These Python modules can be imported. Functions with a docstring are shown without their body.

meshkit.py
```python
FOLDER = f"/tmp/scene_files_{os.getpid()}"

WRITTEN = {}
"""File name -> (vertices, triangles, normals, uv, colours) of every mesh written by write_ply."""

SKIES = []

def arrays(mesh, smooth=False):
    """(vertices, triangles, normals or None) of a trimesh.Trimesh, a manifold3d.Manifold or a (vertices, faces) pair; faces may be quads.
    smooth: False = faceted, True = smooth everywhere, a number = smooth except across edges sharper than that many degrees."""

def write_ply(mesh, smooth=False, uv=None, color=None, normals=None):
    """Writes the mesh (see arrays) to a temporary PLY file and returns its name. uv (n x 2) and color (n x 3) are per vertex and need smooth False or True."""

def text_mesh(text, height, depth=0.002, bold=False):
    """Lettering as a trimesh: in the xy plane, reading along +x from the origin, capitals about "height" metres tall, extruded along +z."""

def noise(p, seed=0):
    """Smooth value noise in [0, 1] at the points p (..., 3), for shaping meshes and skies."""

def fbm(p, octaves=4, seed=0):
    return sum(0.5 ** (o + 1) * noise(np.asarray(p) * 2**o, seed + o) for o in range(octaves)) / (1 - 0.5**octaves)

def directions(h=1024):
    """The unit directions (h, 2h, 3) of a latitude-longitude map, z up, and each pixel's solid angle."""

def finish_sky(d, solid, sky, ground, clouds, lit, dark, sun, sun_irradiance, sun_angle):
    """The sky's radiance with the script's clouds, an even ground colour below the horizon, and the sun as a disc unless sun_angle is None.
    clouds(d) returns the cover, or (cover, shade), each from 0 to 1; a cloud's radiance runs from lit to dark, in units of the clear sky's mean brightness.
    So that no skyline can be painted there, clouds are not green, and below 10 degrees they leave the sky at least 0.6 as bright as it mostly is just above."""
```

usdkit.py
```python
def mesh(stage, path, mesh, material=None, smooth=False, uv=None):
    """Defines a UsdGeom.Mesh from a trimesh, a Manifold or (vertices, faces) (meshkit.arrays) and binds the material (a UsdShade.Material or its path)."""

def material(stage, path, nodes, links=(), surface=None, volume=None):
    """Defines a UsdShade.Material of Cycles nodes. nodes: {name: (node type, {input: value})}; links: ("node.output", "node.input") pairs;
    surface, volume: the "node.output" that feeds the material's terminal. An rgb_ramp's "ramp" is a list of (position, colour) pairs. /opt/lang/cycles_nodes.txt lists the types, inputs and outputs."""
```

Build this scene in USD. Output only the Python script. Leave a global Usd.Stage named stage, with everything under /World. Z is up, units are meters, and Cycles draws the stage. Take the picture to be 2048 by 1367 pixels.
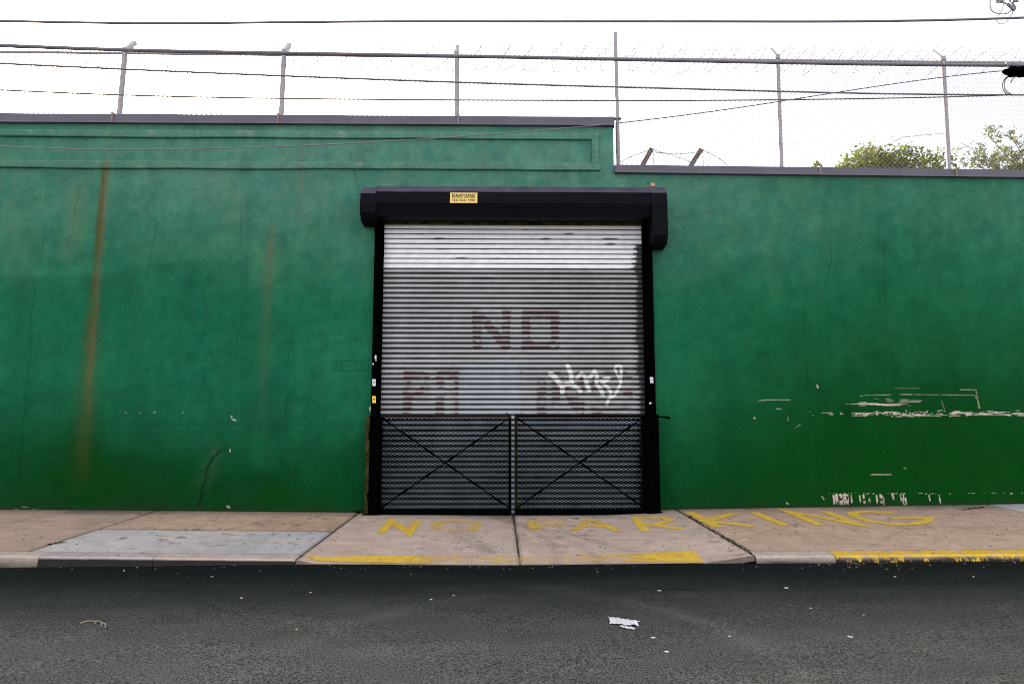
import math, random
import numpy as np, trimesh, usdkit, meshkit
from shapely.geometry import Polygon, LineString
from shapely.ops import unary_union
from pxr import Usd, UsdGeom, UsdLux, UsdShade, Gf, Sdf, Vt

random.seed(7)
stage = Usd.Stage.CreateInMemory()
UsdGeom.SetStageUpAxis(stage, UsdGeom.Tokens.z)
UsdGeom.SetStageMetersPerUnit(stage, 1.0)
UsdGeom.Xform.Define(stage, '/World')
LOOKS = '/World/Looks'

# ------------------------------------------------------------------ camera
FPX, HORIZON, VPX, DIST, EYE = 1365.0, 835.0, 1005.0, 10.5, 1.46      # in pixels of the 2048 x 1367 photograph, and metres
PITCH, YAW = math.atan((HORIZON - 683.5) / FPX), math.atan((1024 - VPX) / FPX)
FW = np.array([math.sin(YAW) * math.cos(PITCH), math.cos(YAW) * math.cos(PITCH), math.sin(PITCH)])
RT = np.array([math.cos(YAW), -math.sin(YAW), 0.0]); UP = np.cross(RT, FW)
EYEP = np.array([0.0, -DIST, EYE])
cam = UsdGeom.Camera.Define(stage, '/World/camera')
cam.CreateHorizontalApertureAttr(36.0); cam.CreateVerticalApertureAttr(24.03)
cam.CreateFocalLengthAttr(36.0 * FPX / 2048)
cam.CreateClippingRangeAttr(Gf.Vec2f(0.05, 5000))
cam.CreateExposureAttr(1.35)
m4 = Gf.Matrix4d(*[*RT, 0, *UP, 0, *(-FW), 0, *EYEP, 1])
cam.AddTransformOp().Set(m4)

# ------------------------------------------------------------------ sky and sun: low hazy sun behind the wall, to the left
SUN_EL, SUN_AZ = math.radians(23.0), math.radians(-26.0)               # azimuth from +y towards +x
SUN = np.array([math.sin(SUN_AZ) * math.cos(SUN_EL), math.cos(SUN_AZ) * math.cos(SUN_EL), math.sin(SUN_EL)])
sky_mat = usdkit.material(stage, LOOKS + '/sky', {
    'sky': ('sky_texture', {'sky_type': 'single_scattering', 'sun_disc': False, 'sun_elevation': SUN_EL, 'sun_rotation': math.atan2(SUN[0], SUN[1]),
                            'aerosol_density': 3.0, 'ozone_density': 1.0, 'air_density': 1.0}),
    'tc': ('texture_coordinate', {}),
    'map': ('mapping', {'scale': (1.0, 1.0, 2.6)}),
    'n': ('noise_texture', {'scale': 2.2, 'detail': 7, 'roughness': 0.55}),
    'r': ('rgb_ramp', {'ramp': [(0.30, (0.55,) * 3), (0.70, (0.9,) * 3)]}),
    'mx': ('mix_color', {'b': (5.6, 5.55, 5.5), 'use_clamp': False}),
    'bg': ('background_shader', {'strength': 0.12})},
    [('tc.generated', 'map.vector'), ('map.vector', 'n.vector'), ('n.fac', 'r.fac'), ('r.color', 'mx.fac'), ('sky.color', 'mx.a'), ('mx.result', 'bg.color')], surface='bg.background')
dome = UsdLux.DomeLight.Define(stage, '/World/sky')
UsdShade.MaterialBindingAPI.Apply(dome.GetPrim()).Bind(sky_mat)
dome.GetPrim().SetCustomDataByKey('kind', 'structure')
sun = UsdLux.DistantLight.Define(stage, '/World/sun')
sun.CreateIntensityAttr(1.25); sun.CreateAngleAttr(0.6); sun.CreateNormalizeAttr(True); sun.CreateColorAttr(Gf.Vec3f(1.0, 0.93, 0.82))
zx = SUN; xx = np.cross([0, 0, 1.0], zx); xx /= np.linalg.norm(xx); yx = np.cross(zx, xx)
sun.AddTransformOp().Set(Gf.Matrix4d(*[*xx, 0, *yx, 0, *zx, 0, 0, 0, 0, 1]))

# ------------------------------------------------------------------ measuring: a pixel of the photograph on a plane of the real place
def ray(u, v): return FW + RT * (u - 1024) / FPX - UP * (v - 683.5) / FPX
def on_y(u, v, y=0.0):
    d = ray(u, v); return EYEP + d * (y - EYEP[1]) / d[1]
def wx(u, v, y=0.0): return float(on_y(u, v, y)[0])
def wz(u, v, y=0.0): return float(on_y(u, v, y)[2])
def xz(pts, y=0.0): return np.array([[*on_y(u, v, y)[[0, 2]]] for u, v in pts])
XK = -2.75                                                            # the kerb line
zb_t = ([-30, -7.5, -2.1, .15, 1.5, 2.63, 7.95, 30], [.13, .103, .049, .023, .03, .085, .157, .2])
zk_t = ([-30, -5.6, -2.3, -2.08, 0, 2.27, 2.77, 5.8, 30], [-.03, -.034, -.083, -.130, -.148, -.136, -.062, -.05, -.03])
zr_t = ([-30, -5.5, -2.3, .1, 2.27, 5.8, 30], [-.165, -.16, -.139, -.158, -.143, -.125, -.1])
def pave(x, y):
    t = np.clip(-np.asarray(y, float) / -XK, 0, 1); w = t ** 1.15
    return np.interp(x, *zb_t) * (1 - w) + np.interp(x, *zk_t) * w
def roadz(x, y):
    d = np.clip(XK - np.asarray(y, float), 0, 4.5)
    return np.interp(x, *zr_t) + .012 * d
def on_f(u, v, f):
    d = ray(u, v); z = 0.0
    for _ in range(12):
        p = EYEP + d * (z - EYEP[2]) / d[2]; z = float(f(p[0], min(p[1], 0)))
    return p
def gp(pts, f=pave): return np.array([on_f(u, v, f)[:2] for u, v in pts])

# ------------------------------------------------------------------ helpers
names, origin = {}, {}
def numbered(parent, name):
    k = (parent, name); n = names.get(k, 0); names[k] = n + 1
    return f'{parent}/{name}' + (f'_{n:03d}' if n else '')
def tag(prim, label=None, cat=None, group=None, kind=None):
    for k, v in (('label', label), ('category', cat), ('group', group), ('kind', kind)):
        if v: prim.SetCustomDataByKey(k, v)
def thing(name, label=None, cat=None, loc=(0, 0, 0), group=None, kind=None):
    p = numbered('/World', name); x = UsdGeom.Xform.Define(stage, p); x.AddTranslateOp().Set(Gf.Vec3d(*map(float, loc)))
    origin[p] = np.array(loc, float); tag(x.GetPrim(), label, cat, group, kind); return p
def part(parent, name, mesh, mat, label=None, kind=None, smooth=False, paint=None, **vary):
    p = numbered(parent, name); o = origin.get(parent, np.zeros(3)); origin[p] = o
    v, f, n = meshkit.arrays(mesh, smooth)
    if paint is not None and len(paint) != len(v): raise ValueError(p)
    m = usdkit.mesh(stage, p, (v - o, f), mat, smooth=False)
    if n is not None:
        m.CreateNormalsAttr(Vt.Vec3fArray.FromNumpy(n.astype(np.float32))); m.SetNormalsInterpolation('vertex')
    if paint is not None:
        UsdGeom.PrimvarsAPI(m).CreatePrimvar('paint', Sdf.ValueTypeNames.Color3fArray, 'vertex').Set(Vt.Vec3fArray.FromNumpy(np.asarray(paint, np.float32)))
    tag(m.GetPrim(), label, kind=kind); return p
def solo(name, mesh, mat, label=None, cat=None, group=None, kind=None, **k):
    p = part('/World', name, mesh, mat, **k); tag(stage.GetPrimAtPath(p), label, cat, group, kind); return p
cat3 = trimesh.util.concatenate
def box(x0, x1, y0, y1, z0, z1, bev=0.0):
    if bev:
        import manifold3d as m3
        b = bev; c = []
        for X in (x0, x1):
            for Y in (y0, y1):
                for Z in (z0, z1):
                    sx, sy, sz = (1 if X == x0 else -1), (1 if Y == y0 else -1), (1 if Z == z0 else -1)
                    c += [(X + sx * b, Y + sy * b, Z), (X + sx * b, Y, Z + sz * b), (X, Y + sy * b, Z + sz * b)]
        return trimesh.convex.convex_hull(np.array(c))
    m = trimesh.creation.box([x1 - x0, y1 - y0, z1 - z0]); m.apply_translation([(x0 + x1) / 2, (y0 + y1) / 2, (z0 + z1) / 2]); return m
def tube(pts, r, n=6):
    pts = np.asarray(pts, float); rr = np.broadcast_to(np.asarray(r, float), (len(pts),))
    t = np.gradient(pts, axis=0); t /= np.maximum(np.linalg.norm(t, axis=1, keepdims=True), 1e-9)
    a = np.cross(t, [0.13, 0.91, 0.31]); a /= np.linalg.norm(a, axis=1, keepdims=True); b = np.cross(t, a)
    for i in range(1, len(pts)):                                       # keep the frame from flipping
        a[i] = a[i - 1] - t[i] * (a[i - 1] @ t[i]); a[i] /= max(np.linalg.norm(a[i]), 1e-9); b[i] = np.cross(t[i], a[i])
    an = np.linspace(0, 2 * math.pi, n, endpoint=False)
    v = (pts[:, None] + rr[:, None, None] * (a[:, None] * np.cos(an)[None, :, None] + b[:, None] * np.sin(an)[None, :, None])).reshape(-1, 3)
    f = []
    for i in range(len(pts) - 1):
        for j in range(n):
            k = (j + 1) % n; f += [[i * n + j, i * n + k, (i + 1) * n + k], [i * n + j, (i + 1) * n + k, (i + 1) * n + j]]
    e = len(v); v = np.vstack([v, pts[0], pts[-1]]); L = (len(pts) - 1) * n
    for j in range(n):
        k = (j + 1) % n; f += [[e, k, j], [e + 1, L + j, L + k]]
    m = trimesh.Trimesh(v, f, process=False); m.fix_normals() if False else None; return m
def bar(a, b, w, d, upv=(0, 0, 1)):
    """A flat bar from a to b, w wide and d thick."""
    a, b = np.asarray(a, float), np.asarray(b, float); t = b - a; L = np.linalg.norm(t); t /= L
    s = np.cross(t, upv); s /= np.linalg.norm(s); u = np.cross(s, t)
    m = trimesh.creation.box([L, d, w]); M = np.eye(4); M[:3, 0], M[:3, 1], M[:3, 2], M[:3, 3] = t, s, u, (a + b) / 2
    m.apply_transform(M); return m
def catenary(pts, n=60):
    from scipy.interpolate import CubicSpline
    pts = np.asarray(pts, float); s = np.concatenate([[0], np.cumsum(np.linalg.norm(np.diff(pts, axis=0), axis=1))])
    if len(pts) < 3: return pts
    return CubicSpline(s, pts)(np.linspace(0, s[-1], n))
def grid(P):
    """Triangles of an (r, c, 3) array of points: (vertices, faces)."""
    r, c = P.shape[:2]; i = np.arange(r * c).reshape(r, c)
    q = np.stack([i[:-1, :-1], i[:-1, 1:], i[1:, 1:], i[1:, :-1]], -1).reshape(-1, 4)
    return P.reshape(-1, 3), np.vstack([q[:, [0, 1, 2]], q[:, [0, 2, 3]]])
def fb(x, z, sx, sz, seed=0, octv=4, gain=.55):
    """Fractal noise on a plane, about 0 .. 1 around 0.5."""
    x, z = np.broadcast_arrays(np.asarray(x, float), np.asarray(z, float)); o, a, tot = 0, 1.0, 0
    for k in range(octv):
        o = o + a * meshkit.noise(np.stack([x * sx * 2 ** k + 31.7 * k, z * sz * 2 ** k + 11.3 * k, np.full(x.shape, seed * 3.37 + k)], -1), seed + k); tot += a; a *= gain
    return o / tot
def sstep(a, b, x):
    t = np.clip((np.asarray(x, float) - a) / (b - a), 0, 1); return t * t * (3 - 2 * t)
def seg_dist(x, z, path):
    """Distance to a polyline and the place along it (0..1)."""
    best = np.full(x.shape, 1e9); along = np.zeros(x.shape); path = np.asarray(path, float); n = len(path) - 1
    for k in range(n):
        a, d = path[k], path[k + 1] - path[k]; t = np.clip(((x - a[0]) * d[0] + (z - a[1]) * d[1]) / max(d @ d, 1e-12), 0, 1)
        r = np.hypot(x - a[0] - t * d[0], z - a[1] - t * d[1]); m = r < best; best = np.where(m, r, best); along = np.where(m, (k + t) / n, along)
    return best, along
def near(x, z, path, pad):
    p = np.asarray(path); return (x > p[:, 0].min() - pad) & (x < p[:, 0].max() + pad) & (z > p[:, 1].min() - pad) & (z < p[:, 1].max() + pad)

# ------------------------------------------------------------------ materials
M = {}
def mat(name, col, rough=.6, metal=0.0, var=.25, scale=6.0, bump=.15, bscale=60.0, paint=False, dirt=None, spec=.5, dist=.004, fine=None, pits=False):
    """Principled surface: colour (or the vertex attribute paint) times fine noise, noise relief, optional second colour in blotches."""
    n = {'pos': ('geometry', {}), 'n': ('noise_texture', {'scale': scale, 'detail': 6, 'roughness': .6}),
         'mr': ('map_range', {'from_min': .3, 'from_max': .7, 'to_min': 1 - var, 'to_max': 1 + var}),
         'mul': ('mix_color', {'blend_type': 'multiply', 'fac': 1.0, 'a': col, 'use_clamp': False}),
         'b': ('noise_texture', {'scale': bscale, 'detail': 5, 'roughness': .65}), 'bp': ('bump', {'strength': bump, 'distance': dist}),
         'p': ('principled_bsdf', {'roughness': rough, 'metallic': metal, 'specular_ior_level': spec})}
    l = [('pos.position', 'n.vector'), ('n.fac', 'mr.value'), ('mr.result', 'mul.b'), ('pos.position', 'b.vector'), ('b.fac', 'bp.height'), ('bp.normal', 'p.normal')]
    if paint: n['at'] = ('attribute', {'attribute': 'paint'}); l.append(('at.color', 'mul.a'))
    last = 'mul.result'
    if fine:                                                            # grain
        n['fn'] = ('noise_texture', {'scale': fine[0], 'detail': 3, 'roughness': .7}); n['fr'] = ('map_range', {'from_min': .3, 'from_max': .7, 'to_min': 1 - fine[1], 'to_max': 1 + fine[1]})
        n['fm'] = ('mix_color', {'blend_type': 'multiply', 'fac': 1.0, 'use_clamp': False})
        l += [('pos.position', 'fn.vector'), ('fn.fac', 'fr.value'), (last, 'fm.a'), ('fr.result', 'fm.b')]; last = 'fm.result'
    if pits:                                                            # aggregate: dark gaps between worn stones
        n['pm'] = ('mapping', {'scale': (1, .66, 1)}); n['pn'] = ('noise_texture', {'scale': 80, 'detail': 3, 'roughness': .65})
        n['pr'] = ('rgb_ramp', {'ramp': [(.34, (.10,) * 3), (.43, (.55,) * 3), (.52, (1.0,) * 3), (.62, (1.35,) * 3), (.72, (2.4,) * 3)]}); n['pq'] = ('mix_color', {'blend_type': 'multiply', 'fac': 1.0, 'use_clamp': False})
        l += [('pos.position', 'pm.vector'), ('pm.vector', 'pn.vector'), ('pn.fac', 'pr.fac'), (last, 'pq.a'), ('pr.color', 'pq.b')]; last = 'pq.result'
    if dirt:
        n['d'] = ('noise_texture', {'scale': dirt[1], 'detail': 8, 'roughness': .65}); n['dr'] = ('rgb_ramp', {'ramp': [(dirt[2], (0,) * 3), (dirt[3], (1,) * 3)]})
        n['dm'] = ('mix_color', {'b': dirt[0]}); l += [('pos.position', 'd.vector'), ('d.fac', 'dr.fac'), ('dr.color', 'dm.fac'), (last, 'dm.a')]; last = 'dm.result'
    l.append((last, 'p.base_color'))
    M[name] = usdkit.material(stage, f'{LOOKS}/{name}', n, l, surface='p.BSDF'); return M[name]
mat('stucco', (.1, .1, .1), .85, var=.10, scale=3.0, bump=.75, bscale=26, paint=True, dist=.012, fine=(40, .20), spec=.05)
mat('concrete', (.3, .3, .3), .85, var=.12, scale=5, bump=.35, bscale=120, paint=True, dist=.003, fine=(75, .34), spec=.15)
mat('asphalt', (.05, .05, .05), .75, var=.10, scale=1.5, bump=1.0, bscale=95, paint=True, dist=.012, pits=True, spec=.06)
mat('ground', (.10, .09, .07), .95, var=.3, scale=.5)
mat('joint_dirt', (.012, .011, .008), .95, var=.4, scale=20)
mat('plaster_core', (.012, .06, .03), .8)
mat('crack_dark', (.003, .020, .012), .95, spec=.02)
mat('coping', (.075, .066, .092), .42, var=.18, scale=4, bump=.08, bscale=10, spec=.5)
mat('coping_joint', (.22, .15, .12), .6, var=.25, scale=12)
mat('hood', (.016, .016, .024), .5, var=.25, scale=5, bump=.10, bscale=14, spec=.05, paint=True)
mat('black_iron', (.0012, .0012, .0014), .8, var=.4, scale=9, bump=.2, bscale=80, spec=.0)
mat('dull_iron', (.014, .011, .004), .7, var=.5, scale=9, bump=.3, bscale=90, dirt=((.003, .003, .003), 5, .42, .6), spec=.04)
mat('rusty_iron', (.050, .038, .010), .7, var=.5, scale=9, bump=.3, bscale=90, dirt=((.004, .0035, .003), 6, .45, .62), spec=.04)
mat('slat', (.5, .5, .5), .45, metal=.15, var=.10, scale=7, bump=.10, bscale=30, paint=True, fine=(90, .10))
mat('galvanised', (.30, .265, .29), .5, metal=.2, var=.2, scale=20, bump=.1)
mat('cable', (.15, .13, .155), .5, var=.2, scale=10)
mat('thin_wire', (.17, .145, .12), .6)
mat('brown_steel', (.10, .06, .04), .7, var=.4, scale=12)
mat('sign_yellow', (.80, .55, .13), .5, var=.05, scale=20)
mat('ink', (.015, .015, .02), .6)
mat('paper_white', (.62, .60, .64), .6, var=.06, scale=30)
mat('grit', (.15, .13, .11), .9)
mat('paper_grey', (.60, .57, .52), .7)
mat('sticker_yellow', (.75, .48, .04), .5)
mat('sticker_blue', (.06, .18, .45), .5)
mat('dry_stem', (.42, .33, .20), .8)
mat('orange_leaf', (.45, .17, .06), .8)
mat('brick_red', (.55, .27, .13), .85, var=.3, scale=40)
mat('bark', (.12, .095, .075), .9, var=.3, scale=12, bump=.5)
def leaf(name, c1, c2):
    M[name] = usdkit.material(stage, f'{LOOKS}/{name}', {
        'g': ('geometry', {}), 'r': ('rgb_ramp', {'ramp': [(0, c1), (1, c2)]}), 'd': ('principled_bsdf', {'roughness': .6, 'specular_ior_level': .3}),
        't': ('translucent_bsdf', {}), 'm': ('mix_closure', {'fac': .72})},
        [('g.random_per_island', 'r.fac'), ('r.color', 'd.base_color'), ('r.color', 't.color'), ('d.BSDF', 'm.closure1'), ('t.BSDF', 'm.closure2')], surface='m.closure')
leaf('leaf_dense', (.15, .17, .012), (.52, .46, .04)); leaf('leaf_thin', (.16, .17, .03), (.40, .36, .10)); leaf('weed', (.03, .06, .012), (.07, .10, .025))
def worn_paint(name, col):
    """Paint on concrete, worn through where noise falls below the mesh's own wear (attribute paint, red)."""
    M[name] = usdkit.material(stage, f'{LOOKS}/{name}', {
        'pos': ('geometry', {}), 'n': ('noise_texture', {'scale': 9, 'detail': 8, 'roughness': .72}), 'n2': ('noise_texture', {'scale': 130, 'detail': 3, 'roughness': .7}),
        'at': ('attribute', {'attribute': 'paint'}), 'sep': ('separate_color', {}), 'av': ('mix_float', {'fac': .5}),
        's': ('math', {'math_type': 'subtract'}), 'mr': ('map_range', {'from_min': -.05, 'from_max': .07, 'clamp': True}),
        'v': ('map_range', {'from_min': .3, 'from_max': .7, 'to_min': .8, 'to_max': 1.15}), 'c': ('mix_color', {'blend_type': 'multiply', 'fac': 1.0, 'a': col, 'use_clamp': False}),
        'p': ('principled_bsdf', {'roughness': .75, 'specular_ior_level': .3}), 't': ('transparent_bsdf', {}), 'm': ('mix_closure', {})},
        [('pos.position', 'n.vector'), ('pos.position', 'n2.vector'), ('at.color', 'sep.color'), ('n.fac', 'av.a'), ('n2.fac', 'av.b'), ('av.result', 's.value1'), ('sep.r', 's.value2'),
         ('s.value', 'mr.value'), ('mr.result', 'm.fac'), ('n.fac', 'v.value'), ('v.result', 'c.b'), ('c.result', 'p.base_color'), ('t.BSDF', 'm.closure1'), ('p.BSDF', 'm.closure2')], surface='m.closure')
worn_paint('yellow_paint', (.66, .42, .055))

# ------------------------------------------------------------------ ground and road
def sheet(x0, x1, y0, y1, z): return (np.array([[x0, y0, z], [x1, y0, z], [x1, y1, z], [x0, y1, z]]), np.array([[0, 1, 2], [0, 2, 3]]))
solo('ground', sheet(-900, 900, -900, 900, -.42), M['ground'], kind='structure')

xs = np.unique(np.concatenate([np.linspace(-60, -7, 40), np.arange(-7, 7, .03), np.linspace(7, 60, 40)]))
ys = np.unique(np.concatenate([np.linspace(-30, -7.6, 20), np.arange(-7.6, XK - .02, .03), [XK + .06]]))
X, Y = np.meshgrid(xs, ys); Z = roadz(X, Y) + .010 * (fb(X, Y, .7, .9, 3) - .5) - .03 * sstep(-7.5, -14, Y)
a = .0095 + .022 * sstep(XK - .10, XK - 1.6, Y) + .088 * sstep(XK - .9, XK - 3.3, Y)                            # near black along the kerb, then greyer farther out
a *= 1 + .45 * (fb(X, Y, .35, 1.9, 5) - .5) + .3 * (fb(X, Y, 2.2, 4, 6) - .5)
for cx, cy, r0, w, amt in ((1.7, -6.6, 3.0, .10, .16), (1.5, -6.6, 3.25, .08, .14), (-1.4, -6.2, 2.9, .09, .14), (-1.6, -6.2, 3.12, .07, .12), (2.4, -7.4, 4.1, .12, .10), (-2.6, -7.6, 4.6, .1, .08)):
    d = np.abs(np.hypot((X - cx) * .9, Y - cy) - r0); a *= 1 + 1.3 * amt * np.exp(-(d / w) ** 2) * (fb(X, Y, 2, 2, 9) * 2 - .2) * sstep(3.6, 1.2, np.abs(X))
for px, py, L, amt in ((-3.4, -3.9, .45, -.45), (4.0, -3.75, .5, -.35), (3.3, -4.05, .7, .22), (-2.9, -3.35, .5, .35), (1.6, -3.9, .4, -.4), (.6, -4.2, .9, .12)):
    a *= 1 + amt * np.exp(-((X - px) / L) ** 2 - ((Y - py) / .05) ** 2) * (fb(X, Y, 3, 9, 14) * 1.6)
dust = sstep(.50, .72, fb(X, Y, .6, 3.2, 21)) * .35 * sstep(XK - .3, XK - 1.2, Y)
col = a[..., None] * np.array([1.0, .96, .90]) * (1 + dust[..., None] * np.array([.5, .44, .33]))
col[..., 0] *= 1 - .28 * sstep(XK - 2.2, XK - .4, Y); col[..., 2] *= 1 + .12 * sstep(XK - 2.2, XK - .4, Y)
road = thing('road', kind='structure')
part(road, 'asphalt', grid(np.stack([X, Y, Z], -1)), M['asphalt'], smooth=True, paint=col.reshape(-1, 3))

# ------------------------------------------------------------------ sidewalk: poured slabs with open joints over dirt, and the kerb
walk = thing('sidewalk', kind='structure')
xs = np.concatenate([np.linspace(-30, -9, 12), np.arange(-8.5, 9, .25), np.linspace(9.5, 30, 12)]); ys = np.linspace(.1, XK + .02, 14)
X, Y = np.meshgrid(xs, ys[::-1]); part(walk, 'joint_bed', grid(np.stack([X, Y, pave(X, Y) - .022], -1)), M['joint_dirt'])
KW = .19
J1, J2, JC, J3, J4 = gp([(310, 1022), (45, 1106)]), gp([(722, 1022), (592, 1117)]), gp([(1027, 1030), (1039, 1117)]), gp([(1352, 1018), (1508, 1109)]), gp([(1985, 1010), (2060, 1028)])
def lineat(J):
    (xa, ya), (xb, yb) = J; return lambda y: xa + (xb - xa) * (np.asarray(y) - ya) / (yb - ya)
j1, j2, jc, j3 = map(lineat, (J1, J2, JC, J3))
tan_, tan2, gray = np.array([.435, .305, .235]), np.array([.465, .350, .295]), np.array([.42, .380, .380])
tyre = [gp(p) for p in ([(985, 1032), (1040, 1050), (1090, 1075), (1110, 1128)], [(1010, 1032), (1065, 1052), (1150, 1085), (1200, 1128)], [(905, 1060), (930, 1080), (965, 1100)],
                        [(925, 1055), (955, 1080), (985, 1105)], [(1120, 1060), (1180, 1080), (1280, 1105)])]
scuffs = [gp(p) for p in ([(1770, 1040), (1860, 1075), (1945, 1095)], [(1440, 1090), (1535, 1062)], [(1735, 1095), (1815, 1055)], [(1240, 1100), (1330, 1075)], [(420, 1055), (445, 1022)], [(1500, 1060), (2048, 1052)], [(760, 1085), (640, 1100)], [(1420, 1070), (1480, 1090)])]
def slab(xl, xr, y0, y1, base, seed, gap=.014, grime=1.0, res=.022, step=0.0):
    ny = max(int((y0 - y1) / res), 2); yy = np.linspace(y0 - gap / 2, y1 + gap / 2, ny); L, R = xl(yy) + gap / 2, xr(yy) - gap / 2
    nx = int(min((R - L).max(), 9) / res); t = np.linspace(0, 1, nx)
    Xg = L[:, None] + (R - L)[:, None] * t[None]; Yg = np.repeat(yy[:, None], nx, 1)
    wob = np.minimum(1, np.minimum(t, 1 - t) * 40)[None]
    ed = np.minimum(np.minimum(Xg - L[:, None], R[:, None] - Xg), np.minimum(yy[0] - Yg, Yg - yy[-1]))
    Zg = pave(Xg, Yg) + .004 * (fb(Xg, Yg, 1.5, 1.5, seed) - .5) - .012 * np.clip(1 - ed / .012, 0, 1) ** 2 * (1 if gap else 0) + step
    Xe = Xg + (1 - wob) * .02 * (fb(Yg, Xg * 0, 9, 1, seed + 4) - .5)
    c = base[None, None] * (1 + .30 * (fb(Xg, Yg, .9, 1.3, seed) - .5) + .30 * (fb(Xg, Yg, 5, 7, seed + 1) - .5) + .22 * (fb(Xg, Yg, 1.2, 25, seed + 8) - .5))[..., None]
    c = c * (1 + .25 * (fb(Xg, Yg, .5, .5, seed + 17)[..., None] - .5) * np.array([1, .6, .1]))
    g = grime * (sstep(.55, 0, -Yg) * .5 + sstep(.07, 0, -Yg) * .3) * (.5 + fb(Xg, Yg, 2, 2, seed + 2)) + .35 * sstep(.05, 0, ed) * (gap > 0)
    g = g + .55 * sstep(.66, .74, fb(Xg, Yg, 11, 11, seed + 3, 2)) * sstep(.45, .62, fb(Xg, Yg, 1.1, 1.1, seed + 12))      # small spots of old gum and oil
    for k, p in enumerate(tyre):
        d, _ = seg_dist(Xg, Yg, catenary(np.c_[p, p[:, :1] * 0])[:, :2] if len(p) > 2 else p)
        g = g + .28 * np.exp(-(d / .07) ** 2) * (.3 + fb(Xg, Yg, 4, 14, 40 + k))
    g = g + .22 * sstep(.52, .72, fb(Xg, Yg, .7, .7, seed + 31))
    for k, p in enumerate(scuffs):
        if (p[:, 0].max() > Xg.min()) and (p[:, 0].min() < Xg.max()):
            d, _ = seg_dist(Xg, Yg, p); g = g + .30 * np.exp(-(d / .016) ** 2) * (fb(Xg, Yg, 6, 6, 80 + k) > .42)
    c = c * (1 - np.clip(g, 0, .85))[..., None] + np.clip(g, 0, .85)[..., None] * np.array([.07, .06, .05])
    top = grid(np.stack([Xe, Yg, Zg], -1)); v, f = top; f = f[:, ::-1]
    n0 = len(v); ring = np.concatenate([np.arange(nx), np.arange(1, ny) * nx + nx - 1, (ny - 1) * nx + np.arange(nx - 2, -1, -1), np.arange(ny - 2, 0, -1) * nx])
    low = v[ring] - [0, 0, .05]; k = len(ring); i = np.arange(k); j = (i + 1) % k
    f = np.vstack([f, np.stack([ring[i], n0 + i, n0 + j], 1), np.stack([ring[i], n0 + j, ring[j]], 1)])
    part(walk, 'slab', (np.vstack([v, low]), f), M['concrete'], smooth=40 if False else True, paint=np.vstack([c.reshape(-1, 3), c.reshape(-1, 3)[ring] * .4]))
fx = lambda x: (lambda y: np.full(np.shape(y), float(x)))
slab(fx(-13), j1, 0.03, XK + KW, tan_, 1)
yb = float(gp([(400, 1059)])[0, 1])
slab(j1, j2, 0.03, yb, tan_ * .98, 2)
slab(j1, j2, yb, XK + KW, gray, 3, grime=.3)
slab(j2, jc, 0.03, XK, tan2, 4)
slab(jc, j3, 0.03, XK, tan2, 5)
j4 = lineat(J4)
slab(j3, lambda y: np.minimum(j4(y), 9.6), 0.03, XK + KW, tan_ * 1.02, 6)
slab(lambda y: np.minimum(j4(y), 9.6) + .002, fx(13.0), 0.03, XK + KW, gray * 1.1, 7, grime=.4)

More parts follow.
